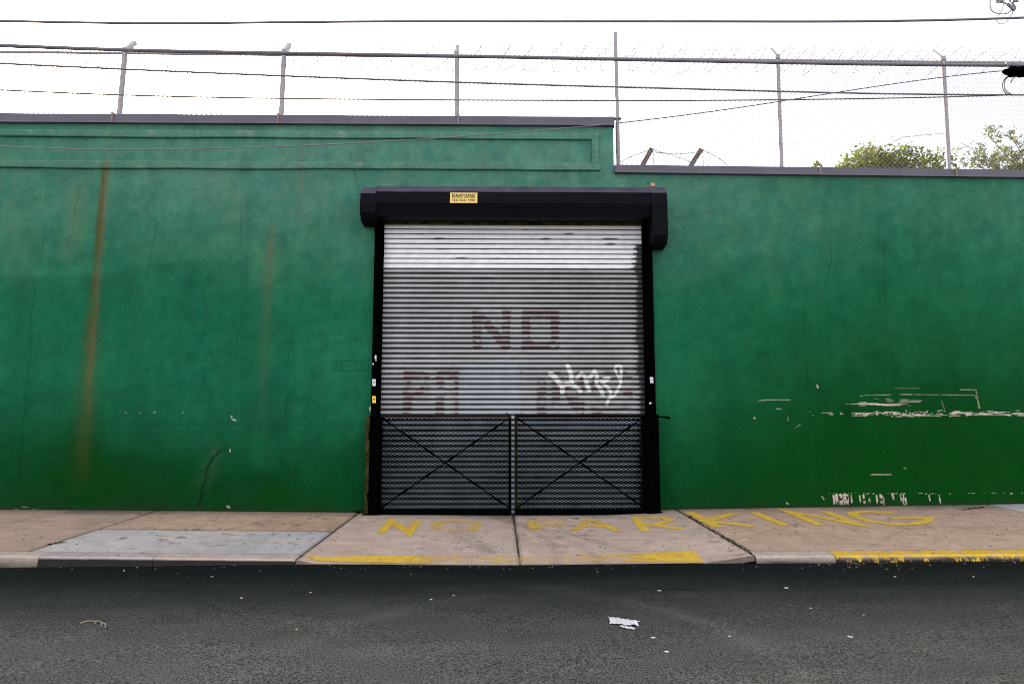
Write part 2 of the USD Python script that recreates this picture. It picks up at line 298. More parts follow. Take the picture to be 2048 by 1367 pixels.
kerb = thing('kerb', kind='structure')
kx = lambda u: float(on_f(u, 1116, pave)[0])
def kerb_stone(x0, x1, base, seed, top=None, yellow=False, dark=.5, res=.012):
    n = int(max(6, min((x1 - x0), 5.5) / res)); x = np.linspace(x0 + .004, x1 - .004, n)
    prof = [(XK + KW - .004, 0, -.06), (XK + KW - .004, 0, 0), (XK + .11, 0, 0), (XK + .07, 0, 0), (XK + .03, 0, 0), (XK + .010, 0, -.004), (XK + .001, 0, -.014)]
    prof += [(XK - .004 * k, k / 6.0, -.014) for k in range(1, 7)]
    P = np.zeros((len(prof), n, 3)); C = np.zeros((len(prof), n, 3)); zr = np.interp(x, *zr_t) - .03
    for r, (y, t, dz) in enumerate(prof):
        zt = pave(x, max(y, XK)) + dz; z = zt * (1 - t) + zr * t; rough = .010 * (fb(x, x * 0 + r * .35, 9, 1, seed) - .5) * (r > 3)
        P[r] = np.stack([x, np.full(n, y) + rough, z + rough * .5 * (t < 1)], -1)
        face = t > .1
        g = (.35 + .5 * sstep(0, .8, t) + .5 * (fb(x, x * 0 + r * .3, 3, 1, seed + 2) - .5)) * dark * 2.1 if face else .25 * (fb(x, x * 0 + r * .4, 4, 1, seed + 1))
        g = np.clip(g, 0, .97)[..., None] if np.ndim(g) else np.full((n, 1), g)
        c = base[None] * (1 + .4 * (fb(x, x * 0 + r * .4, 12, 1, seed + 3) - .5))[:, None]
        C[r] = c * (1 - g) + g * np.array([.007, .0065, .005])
        if yellow:
            q = fb(x, x * 0 + r * .45, 14, 1, seed + 5); q2 = fb(x, x * 0 + r * .2, 60, 1, seed + 6)
            m = np.clip(sstep(.50 - .09 * t, .40 - .09 * t, q * .6 + q2 * .4) if face else sstep(.64, .48, q * .6 + q2 * .4), 0, 1)[:, None]
            C[r] = C[r] * (1 - m) + m * np.array([.62, .38, .035])
    v, f = grid(P); v2, c2 = v, C.reshape(-1, 3)
    ends = []
    for e in (0, n - 1):
        ring = np.arange(len(prof)) * n + e; k = len(v2); v2 = np.vstack([v2, v[ring].mean(0)[None]]); c2 = np.vstack([c2, [[.05, .045, .04]]])
        ends += [[k, ring[i], ring[i + 1]] for i in range(len(ring) - 1)] + [[k, ring[-1], ring[0]]]
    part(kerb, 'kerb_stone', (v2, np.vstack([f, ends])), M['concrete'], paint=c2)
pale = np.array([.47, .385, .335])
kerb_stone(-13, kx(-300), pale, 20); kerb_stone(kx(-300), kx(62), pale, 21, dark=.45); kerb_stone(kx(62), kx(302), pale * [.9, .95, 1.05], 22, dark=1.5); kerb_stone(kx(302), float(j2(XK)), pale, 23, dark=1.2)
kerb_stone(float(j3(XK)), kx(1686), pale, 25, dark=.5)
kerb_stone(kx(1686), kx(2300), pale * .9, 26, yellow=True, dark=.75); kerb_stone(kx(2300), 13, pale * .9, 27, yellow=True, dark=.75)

# ------------------------------------------------------------------ the building: stuccoed wall with a raised frame, coping, cracks, stains and scrapes in its paint
STEPX = wx(1228, 340); ZL, ZR = wz(600, 240), wz(1640, 348)
OX0, OX1, OZ = wx(757, 640), wx(1297, 640), wz(1024, 420)                   # the doorway
bld = thing('warehouse_wall', 'long green stucco wall with a stepped top and rust streaks', 'building', (0, 0, 0))
core = cat3([box(-14, OX0 - .02, .02, .32, -.3, ZR - .02), box(OX1 + .02, 14, .02, .32, -.3, ZR - .02), box(OX0 - .02, OX1 + .02, .02, .32, OZ + .02, ZR - .02), box(-14, STEPX - .003, .02, .32, ZR - .02, ZL - .02)])
part(bld, 'wall_core', core, M['plaster_core'])
def lines(lo, hi, step, fine):
    a = [np.arange(lo, hi + 1e-6, step)]
    for p, q, s in fine: a.append(np.arange(p, q, s))
    a = np.unique(np.round(np.concatenate(a), 5)); keep = [a[0]]
    for t in a[1:]:
        if t - keep[-1] > .0035: keep.append(t)
    return np.array(keep)
NB = xz([(667, 723), (737, 741)])                                         # the house number's frame
fx_ = [(NB[0, 0] - .03, NB[1, 0] + .03, .0045), (wx(1500, 825), 8.3, .0085)]
fz_ = [(NB[1, 1] - .03, NB[0, 1] + .03, .0045), (wz(1700, 838), wz(1700, 770), .007), (wz(1700, 1012), wz(1700, 980), .007)]
gx = lines(-8.6, 8.9, .016, fx_); gx = gx[(np.abs(gx - OX0) > .006) & (np.abs(gx - OX1) > .006) & (np.abs(gx - STEPX) > .006)]
gx = np.sort(np.concatenate([np.linspace(-14, -8.7, 40), gx, [OX0, OX1, STEPX], np.linspace(9.0, 14, 40)]))
gz = lines(-.12, ZL, .016, fz_); gz = gz[(np.abs(gz - ZR) > .006) & (np.abs(gz - ZL) > .006) & (np.abs(gz - OZ) > .006)]
gz = np.sort(np.concatenate([gz, [ZR, ZL, OZ]]))
X, Z = np.meshgrid(gx, gz)
Yd = .012 * (fb(X, Z, .8, .8, 50) - .5) + .006 * (fb(X, Z, 4, 3, 51) - .5) + .003 * (fb(X, Z, 16, 12, 52) - .5)
n1, n2, n3, n4 = fb(X, Z, .45, .7, 60), fb(X, Z, 1.7, 2.2, 61), fb(X, Z, 7, 5, 62), fb(X, Z, 3.5, .35, 63)
c_top, c_mid, c_low, c_right = np.array([.074, .195, .145]), np.array([.011, .125, .062]), np.array([.0016, .052, .014]), np.array([.0012, .046, .0028])  # green coats; flare veil on top, shade at bottom and right painted in
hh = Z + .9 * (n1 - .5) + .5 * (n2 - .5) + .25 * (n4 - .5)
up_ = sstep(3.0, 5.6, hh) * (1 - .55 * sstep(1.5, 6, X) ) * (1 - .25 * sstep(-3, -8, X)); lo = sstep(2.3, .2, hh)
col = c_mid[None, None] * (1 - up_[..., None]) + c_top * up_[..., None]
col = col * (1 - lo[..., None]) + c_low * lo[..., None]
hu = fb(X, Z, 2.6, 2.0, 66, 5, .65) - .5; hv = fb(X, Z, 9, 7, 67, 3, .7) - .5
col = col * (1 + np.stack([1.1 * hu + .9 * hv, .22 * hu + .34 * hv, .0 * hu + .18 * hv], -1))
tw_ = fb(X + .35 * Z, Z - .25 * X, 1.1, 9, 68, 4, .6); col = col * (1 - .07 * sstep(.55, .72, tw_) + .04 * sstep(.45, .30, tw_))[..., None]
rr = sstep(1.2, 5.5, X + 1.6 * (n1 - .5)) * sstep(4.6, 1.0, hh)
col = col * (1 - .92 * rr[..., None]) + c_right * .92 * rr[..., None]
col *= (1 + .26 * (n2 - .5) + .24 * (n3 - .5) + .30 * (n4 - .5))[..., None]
lp = np.exp(-((X - wx(200, 960)) / 1.5) ** 2) * sstep(1.5, .5, hh) + .7 * np.exp(-((X - wx(560, 985)) / 1.1) ** 2) * sstep(.9, .2, hh); lp = np.clip(lp, 0, .85)[..., None]; col = col * (1 - lp) + lp * np.array([.0015, .044, .0035])
# an older repainting: below a wavy edge on the left the coat is a deeper green
edge = np.interp(X, *xz([(0, 548), (60, 556), (190, 548), (285, 530), (350, 522), (490, 522), (500, 560), (640, 600), (720, 640)]).T) + .05 * (n3 - .5)
pb = sstep(.03, -.03, Z - edge) * sstep(wx(760, 600), wx(430, 600), X) * (.75 + .5 * (n2 - .5))
col = col * (1 - .20 * pb[..., None] * np.array([1.6, .9, 1.0]))
# damp bleached patches round old cracks
for pts, w, amt in (([(158, 380), (150, 440), (133, 500)], .16, .55), ([(540, 440), (535, 560)], .2, .18), ([(20, 420), (40, 520)], .35, .25), ([(600, 300), (610, 420)], .25, .2), ([(410, 960), (430, 900)], .12, .15)):
    d, _ = seg_dist(X, Z, xz(pts)); k = amt * np.exp(-(d / w) ** 2) * (.4 + 1.2 * (n3 - .2)); k = np.clip(k, 0, .7)[..., None]; col = col * (1 - k) + k * np.array([.09, .17, .11])
# rust that ran down from the parapet's joints
def streak(pts, cols, seed, amt):
    q = xz([p[:2] for p in pts]); order = np.argsort(q[:, 1]); zc = q[order, 1]
    cx = np.interp(Z, zc, q[order, 0]); w = np.interp(Z, zc, np.array([p[2] for p in pts])[order] / 129.0); a_ = np.interp(Z, zc, np.array([p[3] for p in pts])[order], left=0, right=0)
    s = (X - cx) / w; k = np.exp(-np.abs(s) ** 2.6) * a_ * amt * (.25 + 1.5 * (fb(X, Z, 26, .9, seed, 5, .7) - .22)) * (.55 + .9 * fb(X, Z, 5, 5, seed + 3)); k = np.clip(k, 0, .95)[..., None]
    t = np.clip(.5 + .5 * s + .6 * (fb(X, Z, 9, 1, seed + 1) - .5), 0, 1)[..., None]
    return k, np.array(cols[0]) * (1 - t) + np.array(cols[1]) * t
for pts, cols, seed, amt in (
        ([(215, 318, 7, .0), (213, 330, 9, .9), (207, 380, 9, .8), (203, 430, 10, .95), (199, 480, 10, .95), (194, 530, 9, .8), (188, 600, 11, .6), (181, 680, 15, .65), (174, 750, 16, .45), (168, 830, 20, .22), (160, 920, 22, .12), (150, 1000, 22, .0)], ((.055, .055, .010), (.17, .085, .026)), 70, 1.25),
        ([(546, 440, 6, .0), (543, 465, 7, .5), (536, 530, 9, .4), (532, 600, 11, .22), (528, 690, 13, .18), (524, 800, 16, .06), (520, 900, 18, .0)], ((.11, .085, .04), (.16, .09, .05)), 72, 1.0),
        ([(606, 262, 6, .0), (604, 300, 7, .4), (600, 380, 8, .3), (596, 470, 9, .0)], ((.12, .11, .07), (.19, .12, .08)), 74, .8),
        ([(222, 252, 5, .3), (219, 300, 8, .35), (216, 330, 9, .0)], ((.12, .1, .06), (.2, .11, .06)), 75, .8),
        ([(160, 252, 20, .0), (150, 320, 22, .22), (148, 420, 25, .2), (145, 520, 20, .0)], ((.12, .16, .09), (.13, .15, .08)), 76, .9)):
    k, c = streak(pts, cols, seed, amt); col = col * (1 - k) + k * c
# cracks
cracks = [[(158, 360), (155, 400), (148, 430), (150, 455), (137, 480), (132, 500)], [(308, 392), (297, 420), (308, 440), (304, 500), (298, 540), (290, 565)], [(408, 570), (412, 600), (411, 640), (410, 690), (420, 697), (411, 715), (408, 760), (400, 790), (410, 800), (400, 850)],
          [(443, 898), (436, 904), (423, 920), (416, 935), (410, 960), (404, 985), (399, 1018)], [(578, 650), (583, 690), (576, 715), (580, 745), (588, 750), (586, 775), (573, 800), (571, 830), (577, 848)],
          [(484, 400), (482, 430), (484, 470), (484, 500)], [(582, 574), (600, 590), (612, 605)], [(88, 440), (86, 470), (86, 500), (78, 530)], [(74, 550), (64, 620), (62, 690), (55, 760), (48, 850), (40, 920), (38, 990)],
          [(478, 620), (486, 640), (476, 670), (472, 700)], [(108, 985), (112, 950), (104, 1010)], [(140, 960), (138, 1018)], [(1612, 560), (1610, 620), (1612, 700), (1616, 780), (1620, 840), (1632, 880), (1634, 920), (1640, 960), (1645, 1000)],
          [(1658, 470), (1662, 520), (1650, 570)], [(1770, 480), (1766, 560), (1772, 620)], [(700, 300), (712, 360), (722, 392)], [(190, 600), (196, 612), (202, 625)], [(620, 800), (608, 830), (622, 850), (618, 870)], [(1255, 362), (1270, 358), (1296, 362), (1300, 376)], [(1150, 368), (1200, 366), (1255, 368), (1285, 372)]]
rng = np.random.default_rng(3); CRACK = []
for k, pts in enumerate(cracks):
    q = catenary(np.c_[xz(pts), np.zeros(len(pts))], 30)[:, :2] if len(pts) > 4 else xz(pts)
    q = np.vstack([q[:1], q[1:-1] + rng.normal(0, .012, q[1:-1].shape), q[-1:]]); m = near(X, Z, q, .06); d, t = seg_dist(X[m], Z[m], q)
    CRACK.append((q, .008 if k == 3 else .0030)); deep = (.014 if k == 3 else .016); s = np.exp(-(d / deep) ** 2) * (.35 if k == 3 else .09) * sstep(0, .08, t) * sstep(1, .9, t)
    Yd[m] += .007 * s; col[m] = col[m] * (1 - .8 * s)[..., None]
    if k == 3: Yd[m] -= .012 * np.exp(-(d / .12) ** 2) * (np.interp(Z[m], q[::-1, 1], q[::-1, 0]) > X[m])
# a straight old pour line
zl = wz(500, 848); s = np.exp(-((Z - zl) / .010) ** 2) * ((X > wx(250, 848)) & (X < wx(735, 848))) * .35 * (n4 + .2); Yd += .004 * s; col = col * (1 - s[..., None])
# chips and scrapes down to the pale render
bare = np.array([.55, .44, .38])
def blend(k):
    global col
    k = np.clip(k, 0, 1)[..., None]; col = col * (1 - k) + k * bare
def band(u0, u1, v0, v1, prof, sx, sz, thr, seed, soft=.035):
    x0, x1, z0, z1 = wx(u0, v0), wx(u1, v0), wz((u0 + u1) / 2, v1), wz((u0 + u1) / 2, v0); m = (X > x0) & (X < x1) & (Z > z0) & (Z < z1)
    e = np.interp((X[m] - x0) / (x1 - x0), *prof) * np.sin(np.pi * np.clip((Z[m] - z0) / (z1 - z0), 0, 1)) ** .7
    q = fb(X[m], Z[m], sx, sz, seed, 3, .7); k = np.zeros(X.shape); k[m] = sstep(thr, thr + soft, q * (.35 + .65 * e) * (e > .03)); blend(k)
band(1565, 2060, 817, 836, ([0, .1, .25, .36, .5, .72, .85, 1], [.25, .62, .72, .8, 1, 1, .85, .8]), 5, 75, .525, 81)
band(1560, 2060, 815, 838, ([0, .2, .5, .8, 1], [.6, .85, 1, .9, .7]), 22, 60, .555, 82, .03)
band(1560, 2060, 821, 833, ([0, .2, .5, .8, 1], [.3, .8, 1, 1, .8]), 11, 45, .565, 88, .03)
band(1640, 1960, 785, 816, ([0, .3, .5, .8, 1], [.3, .9, 1, .6, .2]), 2.2, 110, .575, 83)
band(1690, 1825, 802, 813, ([0, .3, .7, 1], [.5, 1, 1, .4]), 3, 70, .44, 84)
band(1640, 2060, 983.5, 989, ([0, .2, .6, 1], [.7, 1, .8, .8]), 26, 40, .50, 85)
band(0, 720, 1013, 1026, ([0, .1, .25, .6, 1], [.9, 1, .5, .4, .5]), 20, 22, .57, 86)
band(1420, 2060, 1002, 1020, ([0, .5, 1], [.4, .5, .5]), 20, 22, .60, 87)
for pts, w, a_ in (([(1518, 801), (1535, 799), (1580, 799)], .014, .6), ([(1720, 792), (1728, 790), (1782, 789)], .010, .5), ([(1800, 788), (1880, 789), (1950, 790), (1955, 800), (1958, 818)], .009, .6), ([(1920, 779), (1952, 779), (1956, 800), (1960, 815)], .009, .55),
                   ([(1742, 949), (1782, 948)], .013, .7), ([(1590, 855), (1602, 848)], .010, .5), ([(1883, 802), (1889, 818)], .008, .5), ([(1788, 776), (1840, 776)], .006, .4), ([(1553, 817), (1562, 817)], .012, .9), ([(1575, 832), (1576, 840)], .012, .7),
                   ([(462, 831), (464, 836)], .016, 1), ([(466, 838), (472, 840)], .018, 1), ([(460, 899), (460, 903)], .014, .8), ([(1634, 770), (1636, 775)], .018, 1), ([(1508, 835), (1510, 836)], .02, 1), ([(251, 824), (251, 825)], .014, .9), ([(279, 825), (280, 825)], .012, .8), ([(309, 824), (310, 824)], .014, .9), ([(366, 824), (366, 824.5)], .012, .7),
                   ([(28, 1016), (33, 1018)], .025, 1), ([(45, 1013), (55, 1014)], .02, .9), ([(455, 1012), (459, 1014)], .025, 1), ([(1573, 1005), (1576, 1007)], .02, .9), ([(1644, 992), (1648, 998)], .014, .8), ([(1808, 935), (1812, 937)], .014, .5)):
    q = xz(pts); d, t = seg_dist(X, Z, q); w = w * .8; blend(sstep(w, w * .35, d * (.6 + 1.0 * n3)) * a_ * sstep(.38, .55, fb(X, Z, 32, 32, 90) + .10))
for u, v0, v1, w in ((1667, 990, 1007, 4), (1673, 989, 1008, 6), (1681, 990, 1006, 7), (1689, 989, 1008, 7), (1694, 990, 1007, 5), (1702, 990, 1004, 3), (1719, 991, 1004, 3), (1727, 990, 1005, 4), (1737, 989, 1003, 4), (1753, 991, 1006, 4), (1761, 990, 1004, 5), (1766, 992, 1009, 4), (1785, 989, 997, 4), (1801, 990, 1000, 3), (1806, 990, 1008, 4), (1811, 996, 1009, 3), (1858, 989, 1000, 3), (1879, 990, 1008, 3)):
    q = xz([(u, v0), (u + 2, v1)]); m = near(X, Z, q, .05); d, t = seg_dist(X[m], Z[m], q); k = np.zeros(X.shape); k[m] = sstep(w / 230, w / 380, d) * sstep(.38, .50, fb(X[m], Z[m], 45, 22, 95) + .02); blend(k)
# dirt line along the foot
base_z = np.interp(X, *zb_t); k = .75 * sstep(.10, .0, Z - base_z) * (.4 + n2) + .35 * sstep(.55, .05, Z - base_z) * sstep(.4, .75, n1 * .5 + n4 * .5); k = np.clip(k, 0, .85)[..., None]; col = col * (1 - k) + k * np.array([.012, .030, .012])
# the house number, cut into the render with its frame, groove shade painted in
def px(zoomx, zoomy): return (640 + zoomx / 7.593, 690 + zoomy / 7.594)
num = [[(203, 245), (735, 245), (735, 392), (203, 392), (203, 245)], [(225, 268), (272, 264), (235, 315), (268, 330), (258, 362), (215, 368)], [(330, 262), (308, 310), (310, 358), (340, 368), (360, 350), (345, 330), (315, 335)], [(412, 322), (458, 322)],
       [(515, 268), (568, 264), (530, 312), (565, 332), (552, 362), (518, 370)], [(640, 266), (628, 310), (640, 335)], [(688, 300), (686, 345), (668, 366)]]
for pts in num:
    q = xz([px(*p) for p in pts]); m = near(X, Z, q, .03); d, t = seg_dist(X[m], Z[m], q); s = np.exp(-(d / .006) ** 2); Yd[m] += .006 * s; col[m] *= (1 - .30 * s)[..., None]
# keep only the faces inside the wall's outline and outside the doorway
P = np.stack([X, Yd, Z], -1); v, f = grid(P); nc = len(gx)
cx, cz = (gx[:-1] + gx[1:]) / 2, (gz[:-1] + gz[1:]) / 2; CX, CZ = np.meshgrid(cx, cz)
ok = ((CX < STEPX) | (CZ < ZR)) & ~((CX > OX0) & (CX < OX1) & (CZ < OZ)); ok2 = np.concatenate([ok.ravel(), ok.ravel()])
f = f[ok2]; used = np.unique(f); remap = np.full(len(v), -1); remap[used] = np.arange(len(used))
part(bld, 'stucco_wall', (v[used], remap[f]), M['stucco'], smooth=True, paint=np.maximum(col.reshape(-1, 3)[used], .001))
def wall_colour(x, z):
    return col[np.clip(np.searchsorted(gz, z), 0, len(gz) - 1), np.clip(np.searchsorted(gx, x), 0, len(gx) - 1)]
V_, F_ = [], []; n_ = 0
for k, (q, w) in enumerate(CRACK):                                     # the cracks' dark open edges
    L = np.concatenate([[0], np.cumsum(np.linalg.norm(np.diff(q, axis=0), axis=1))]); t = np.arange(0, L[-1], .018); x_, z_ = np.interp(t, L, q[:, 0]), np.interp(t, L, q[:, 1]); r = np.random.default_rng(500 + k)
    jx = r.normal(0, .0035, len(t)); x_ = x_ + jx + .012 * (fb(t, t * 0, 9, 1, 500 + k) - .5); w_ = w * np.minimum(1, np.minimum(t, L[-1] - t) / .12) * r.uniform(.35, 1.0, len(t)) * sstep(.30, .42, fb(t, t * 0, 5, 1, 540 + k)) * .5 + .0004
    i0 = np.clip(np.searchsorted(gz, z_), 0, len(gz) - 1), np.clip(np.searchsorted(gx, x_), 0, len(gx) - 1); y_ = Yd[i0] - .010
    V_.append(np.concatenate([np.stack([x_ - w_, y_, z_], -1), np.stack([x_ + w_, y_, z_], -1)])); i = np.arange(len(t) - 1); m_ = len(t)
    F_.append(n_ + np.vstack([np.stack([i, i + m_, i + m_ + 1], 1), np.stack([i, i + m_ + 1, i + 1], 1)])); n_ += 2 * m_
part(bld, 'cracks', (np.vstack(V_), np.vstack(F_)), M['crack_dark'], kind='stuff')
# raised frame
def rail(p0, p1, h, name, seed, vertical=False):
    n = int(np.linalg.norm(np.subtract(p1, p0)) / .04); t = np.linspace(0, 1, n); cx = p0[0] + (p1[0] - p0[0]) * t; cz = p0[1] + (p1[1] - p0[1]) * t
    wob = lambda k: .028 * (fb(t * np.linalg.norm(np.subtract(p1, p0)), t * 0, .8, 1, seed + k, 3) - .5)
    offs = [(.5, .02), (.5, -.026), (.42, -.036), (-.42, -.036), (-.5, -.028), (-.5, .02)]; P = np.zeros((len(offs), n, 3)); C = np.zeros((len(offs), n, 3))
    for r, (o, y) in enumerate(offs):
        a = o * h + wob(0 if o > 0 else 1)
        P[r] = np.stack([cx + (a if vertical else 0), np.full(n, y) + wob(2) * .15, cz + (0 if vertical else a)], -1)
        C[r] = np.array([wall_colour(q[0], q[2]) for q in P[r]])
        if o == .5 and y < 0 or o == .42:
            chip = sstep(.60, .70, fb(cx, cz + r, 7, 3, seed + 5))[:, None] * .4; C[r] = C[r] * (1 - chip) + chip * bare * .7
            C[r] = C[r] * .75 + .25 * np.array([.16, .24, .17])  # besides the chips, this edge is lightened as if catching light
    part(bld, name, grid(P[::-1] if not vertical else P), M['stucco'], smooth=35, paint=None) if False else part(bld, name, grid(P), M['stucco'], paint=C.reshape(-1, 3))
mx1, mx0 = wx(1197, 300), wx(1183, 300); h = wz(600, 263) - wz(600, 277)
zt, zbm = wz(600, 270), wz(600, 331.5)
rail((-14, zt), (mx1, zt), h, 'raised_moulding', 101); rail((-14, zbm), (mx1 + .02, zbm), h, 'raised_moulding', 104); rail(((mx0 + mx1) / 2, zbm + h / 2 - .004), ((mx0 + mx1) / 2, zt - h / 2 + .004), mx1 - mx0, 'raised_moulding', 107, True)
# coping: folded metal lengths with joint covers
def coping(x0, x1, z0a, z1a, slope=0.0):
    """z0: lower edge, z1: upper edge at x0; falls by slope per metre."""
    prof = [(.02, -.035), (-.030, -.010), (-.052, -.016), (-.048, 0.0), (-.046, .006), (-.040, 1.0), (-.034, 1.012), (.36, 1.03), (.37, .3)]
    xs_ = np.linspace(x0, x1, max(3, int((x1 - x0) / .35))); h = z1a - z0a; P = np.zeros((len(prof), len(xs_), 3))
    for r, (y, t) in enumerate(prof):
        P[r] = np.stack([xs_, np.full(len(xs_), y) + .004 * (fb(xs_, xs_ * 0, 1.1, 1, 120) - .5), z0a + (t if abs(t) > .05 else 0) * h + (t if abs(t) <= .05 else 0) - slope * (xs_ - x0)], -1)
    v, f = grid(P); n = len(xs_); ends = []
    for e in (0, n - 1):
        ring = np.arange(len(prof)) * n + e; k = len(v); v = np.vstack([v, v[ring].mean(0)[None]]); ends += [[k, ring[i], ring[i + 1]] for i in range(len(prof) - 1)]
    return v, np.vstack([f, ends])
def cap(x, z0, z1, w=.028): return cat3([box(x - w / 2, x + w / 2, -.058, -.030, z0 - .014, z1 + .012), box(x - w / 2, x + w / 2, -.058, .37, z1 + .014, z1 + .026)])
yc = -.045
cz0, cz1 = wz(640, 245.5, yc), wz(640, 230, yc)
jl = [-14] + [wx(u, 238, yc) for u in (224, 556, 916)] + [wx(1228, 240, yc) + .01]
for a_, b_ in zip(jl[:-1], jl[1:]): part(bld, 'coping', coping(a_ + .003, b_ - .003, cz0, cz1), M['coping'])
for x in jl[1:-1]: part(bld, 'coping_joint', cap(x, cz0, cz1), M['coping_joint'])
dz0, dz1 = wz(1228, 342.5, yc), wz(1228, 329, yc); sl = (wz(1228, 342, yc) - wz(2048, 352, yc)) / (wx(2048, 340, yc) - wx(1228, 340, yc))
jr = [wx(1229, 340, yc)] + [wx(u, 345, yc) for u in (1640, 1912)] + [14.0]
for a_, b_ in zip(jr[:-1], jr[1:]): part(bld, 'coping', coping(a_ + .003, b_ - .003, dz0 - sl * (a_ - jr[0]), dz1 - sl * (a_ - jr[0]), sl), M['coping'])
for x in jr[1:-1]: part(bld, 'coping_joint', cap(x, dz0 - sl * (x - jr[0]), dz1 - sl * (x - jr[0])), M['coping_joint'])
part(bld, 'roof', cat3([box(-14, STEPX, .33, 7, 4.3, 4.42), box(STEPX + .002, 14, .33, 7, 4.3, 4.42)]), M['joint_dirt'])
part(bld, 'rear_wall', cat3([box(-14, 14, 7.002, 7.25, -.4, 4.7), box(-14, -13.75, .33, 6.99, -.4, 4.29), box(13.75, 14, .33, 6.99, -.4, 4.29)]), M['plaster_core'])

# ------------------------------------------------------------------ the rolling shutter
SY = .04
CXS = (OX0 + OX1) / 2
shut = thing('rolling_shutter', 'closed steel roll-down shutter with black hood and scrawled slats', 'shutter', (CXS, 0, .02))
zs = wz(1024, 449.5, SY); pitch = (zs - wz(1024, 829.5, SY)) / 38; sx0, sx1 = wx(753, 640, SY), wx(1300, 640, SY)
PROF = [(.020, 0), (.019, .13), (-.011, .16), (-.016, .24), (-.0165, .40), (-.0145, .58), (-.010, .74), (-.002, .85), (.012, .92), (.020, 1.0)]
PROF_TOP = [(.016, 0), (.015, .08), (-.013, .10), (-.016, .18), (-.0165, .40), (-.0160, .60), (-.0135, .80), (-.008, .93), (.012, .965), (.016, 1.0)]
def letters():
    out = []
    def add(shape, u0, u1, v0, v1): out.extend([xz([(u0 + (u1 - u0) * p, v0 + (v1 - v0) * q) for p, q in s], SY) for s in shape])
    A = dict(N=[[(0, 1), (0, 0), (1, 1), (1, 0)]], O=[[(0, 0), (1, 0), (1, 1), (0, 1), (0, 0)]], P=[[(0, 1), (0, 0), (1, .05), (1, .5), (0, .5)]], A=[[(0, 1), (0, 0), (1, 0), (1, 1)], [(0, .5), (1, .5)]], R=[[(0, 1), (0, 0), (1, 0), (1, .5), (0, .5), (1, 1)]],
             K=[[(0, 0), (0, 1)], [(1, 0), (0, .5), (1, 1)]], I=[[(.5, 0), (.5, 1)]], G=[[(1, 0), (0, 0), (0, 1), (1, 1), (1, .5), (.6, .5)]])
    add(A['N'], 954, 1012, 625, 692); add(A['O'], 1052, 1110, 625, 692)
    for ch, u0, u1 in (('P', 815, 850), ('A', 880, 918), ('R', 940, 985), ('K', 1004, 1036), ('I', 1070, 1096), ('N', 1112, 1160), ('G', 1190, 1256)): add(A[ch], u0, u1, 748, 824)
    return out
LET = letters()
def zz(a, b): return (900 + a / 5.12, 580 + b / 5.12)
TAG = [xz([zz(*p) for p in s], SY) for s in ([(1030, 855), (1075, 890), (1120, 950), (1150, 990), (1150, 1045)], [(1205, 775), (1240, 860), (1248, 955), (1165, 965)], [(1248, 962), (1290, 990), (1335, 1030)], [(1300, 900), (1345, 850), (1385, 890), (1400, 960), (1425, 1025)],
        [(1430, 895), (1480, 830), (1505, 880), (1500, 960), (1540, 1010), (1565, 1065)], [(1540, 925), (1600, 900), (1630, 905), (1560, 950), (1610, 985), (1645, 1040), (1640, 1075)], [(1690, 805), (1700, 775), (1740, 775), (1755, 800), (1745, 960), (1690, 1070), (1625, 1115), (1605, 1165)], [(1690, 815), (1715, 870), (1740, 930)])]
TW = [5, 4.6, 4.2, 4.2, 4.2, 3.3, 3.1, 2.4]
nsl = int((zs - .02) / pitch) + 1
rs = np.random.default_rng(11)
BX = xz([(918, 755), (1042, 822)], SY)
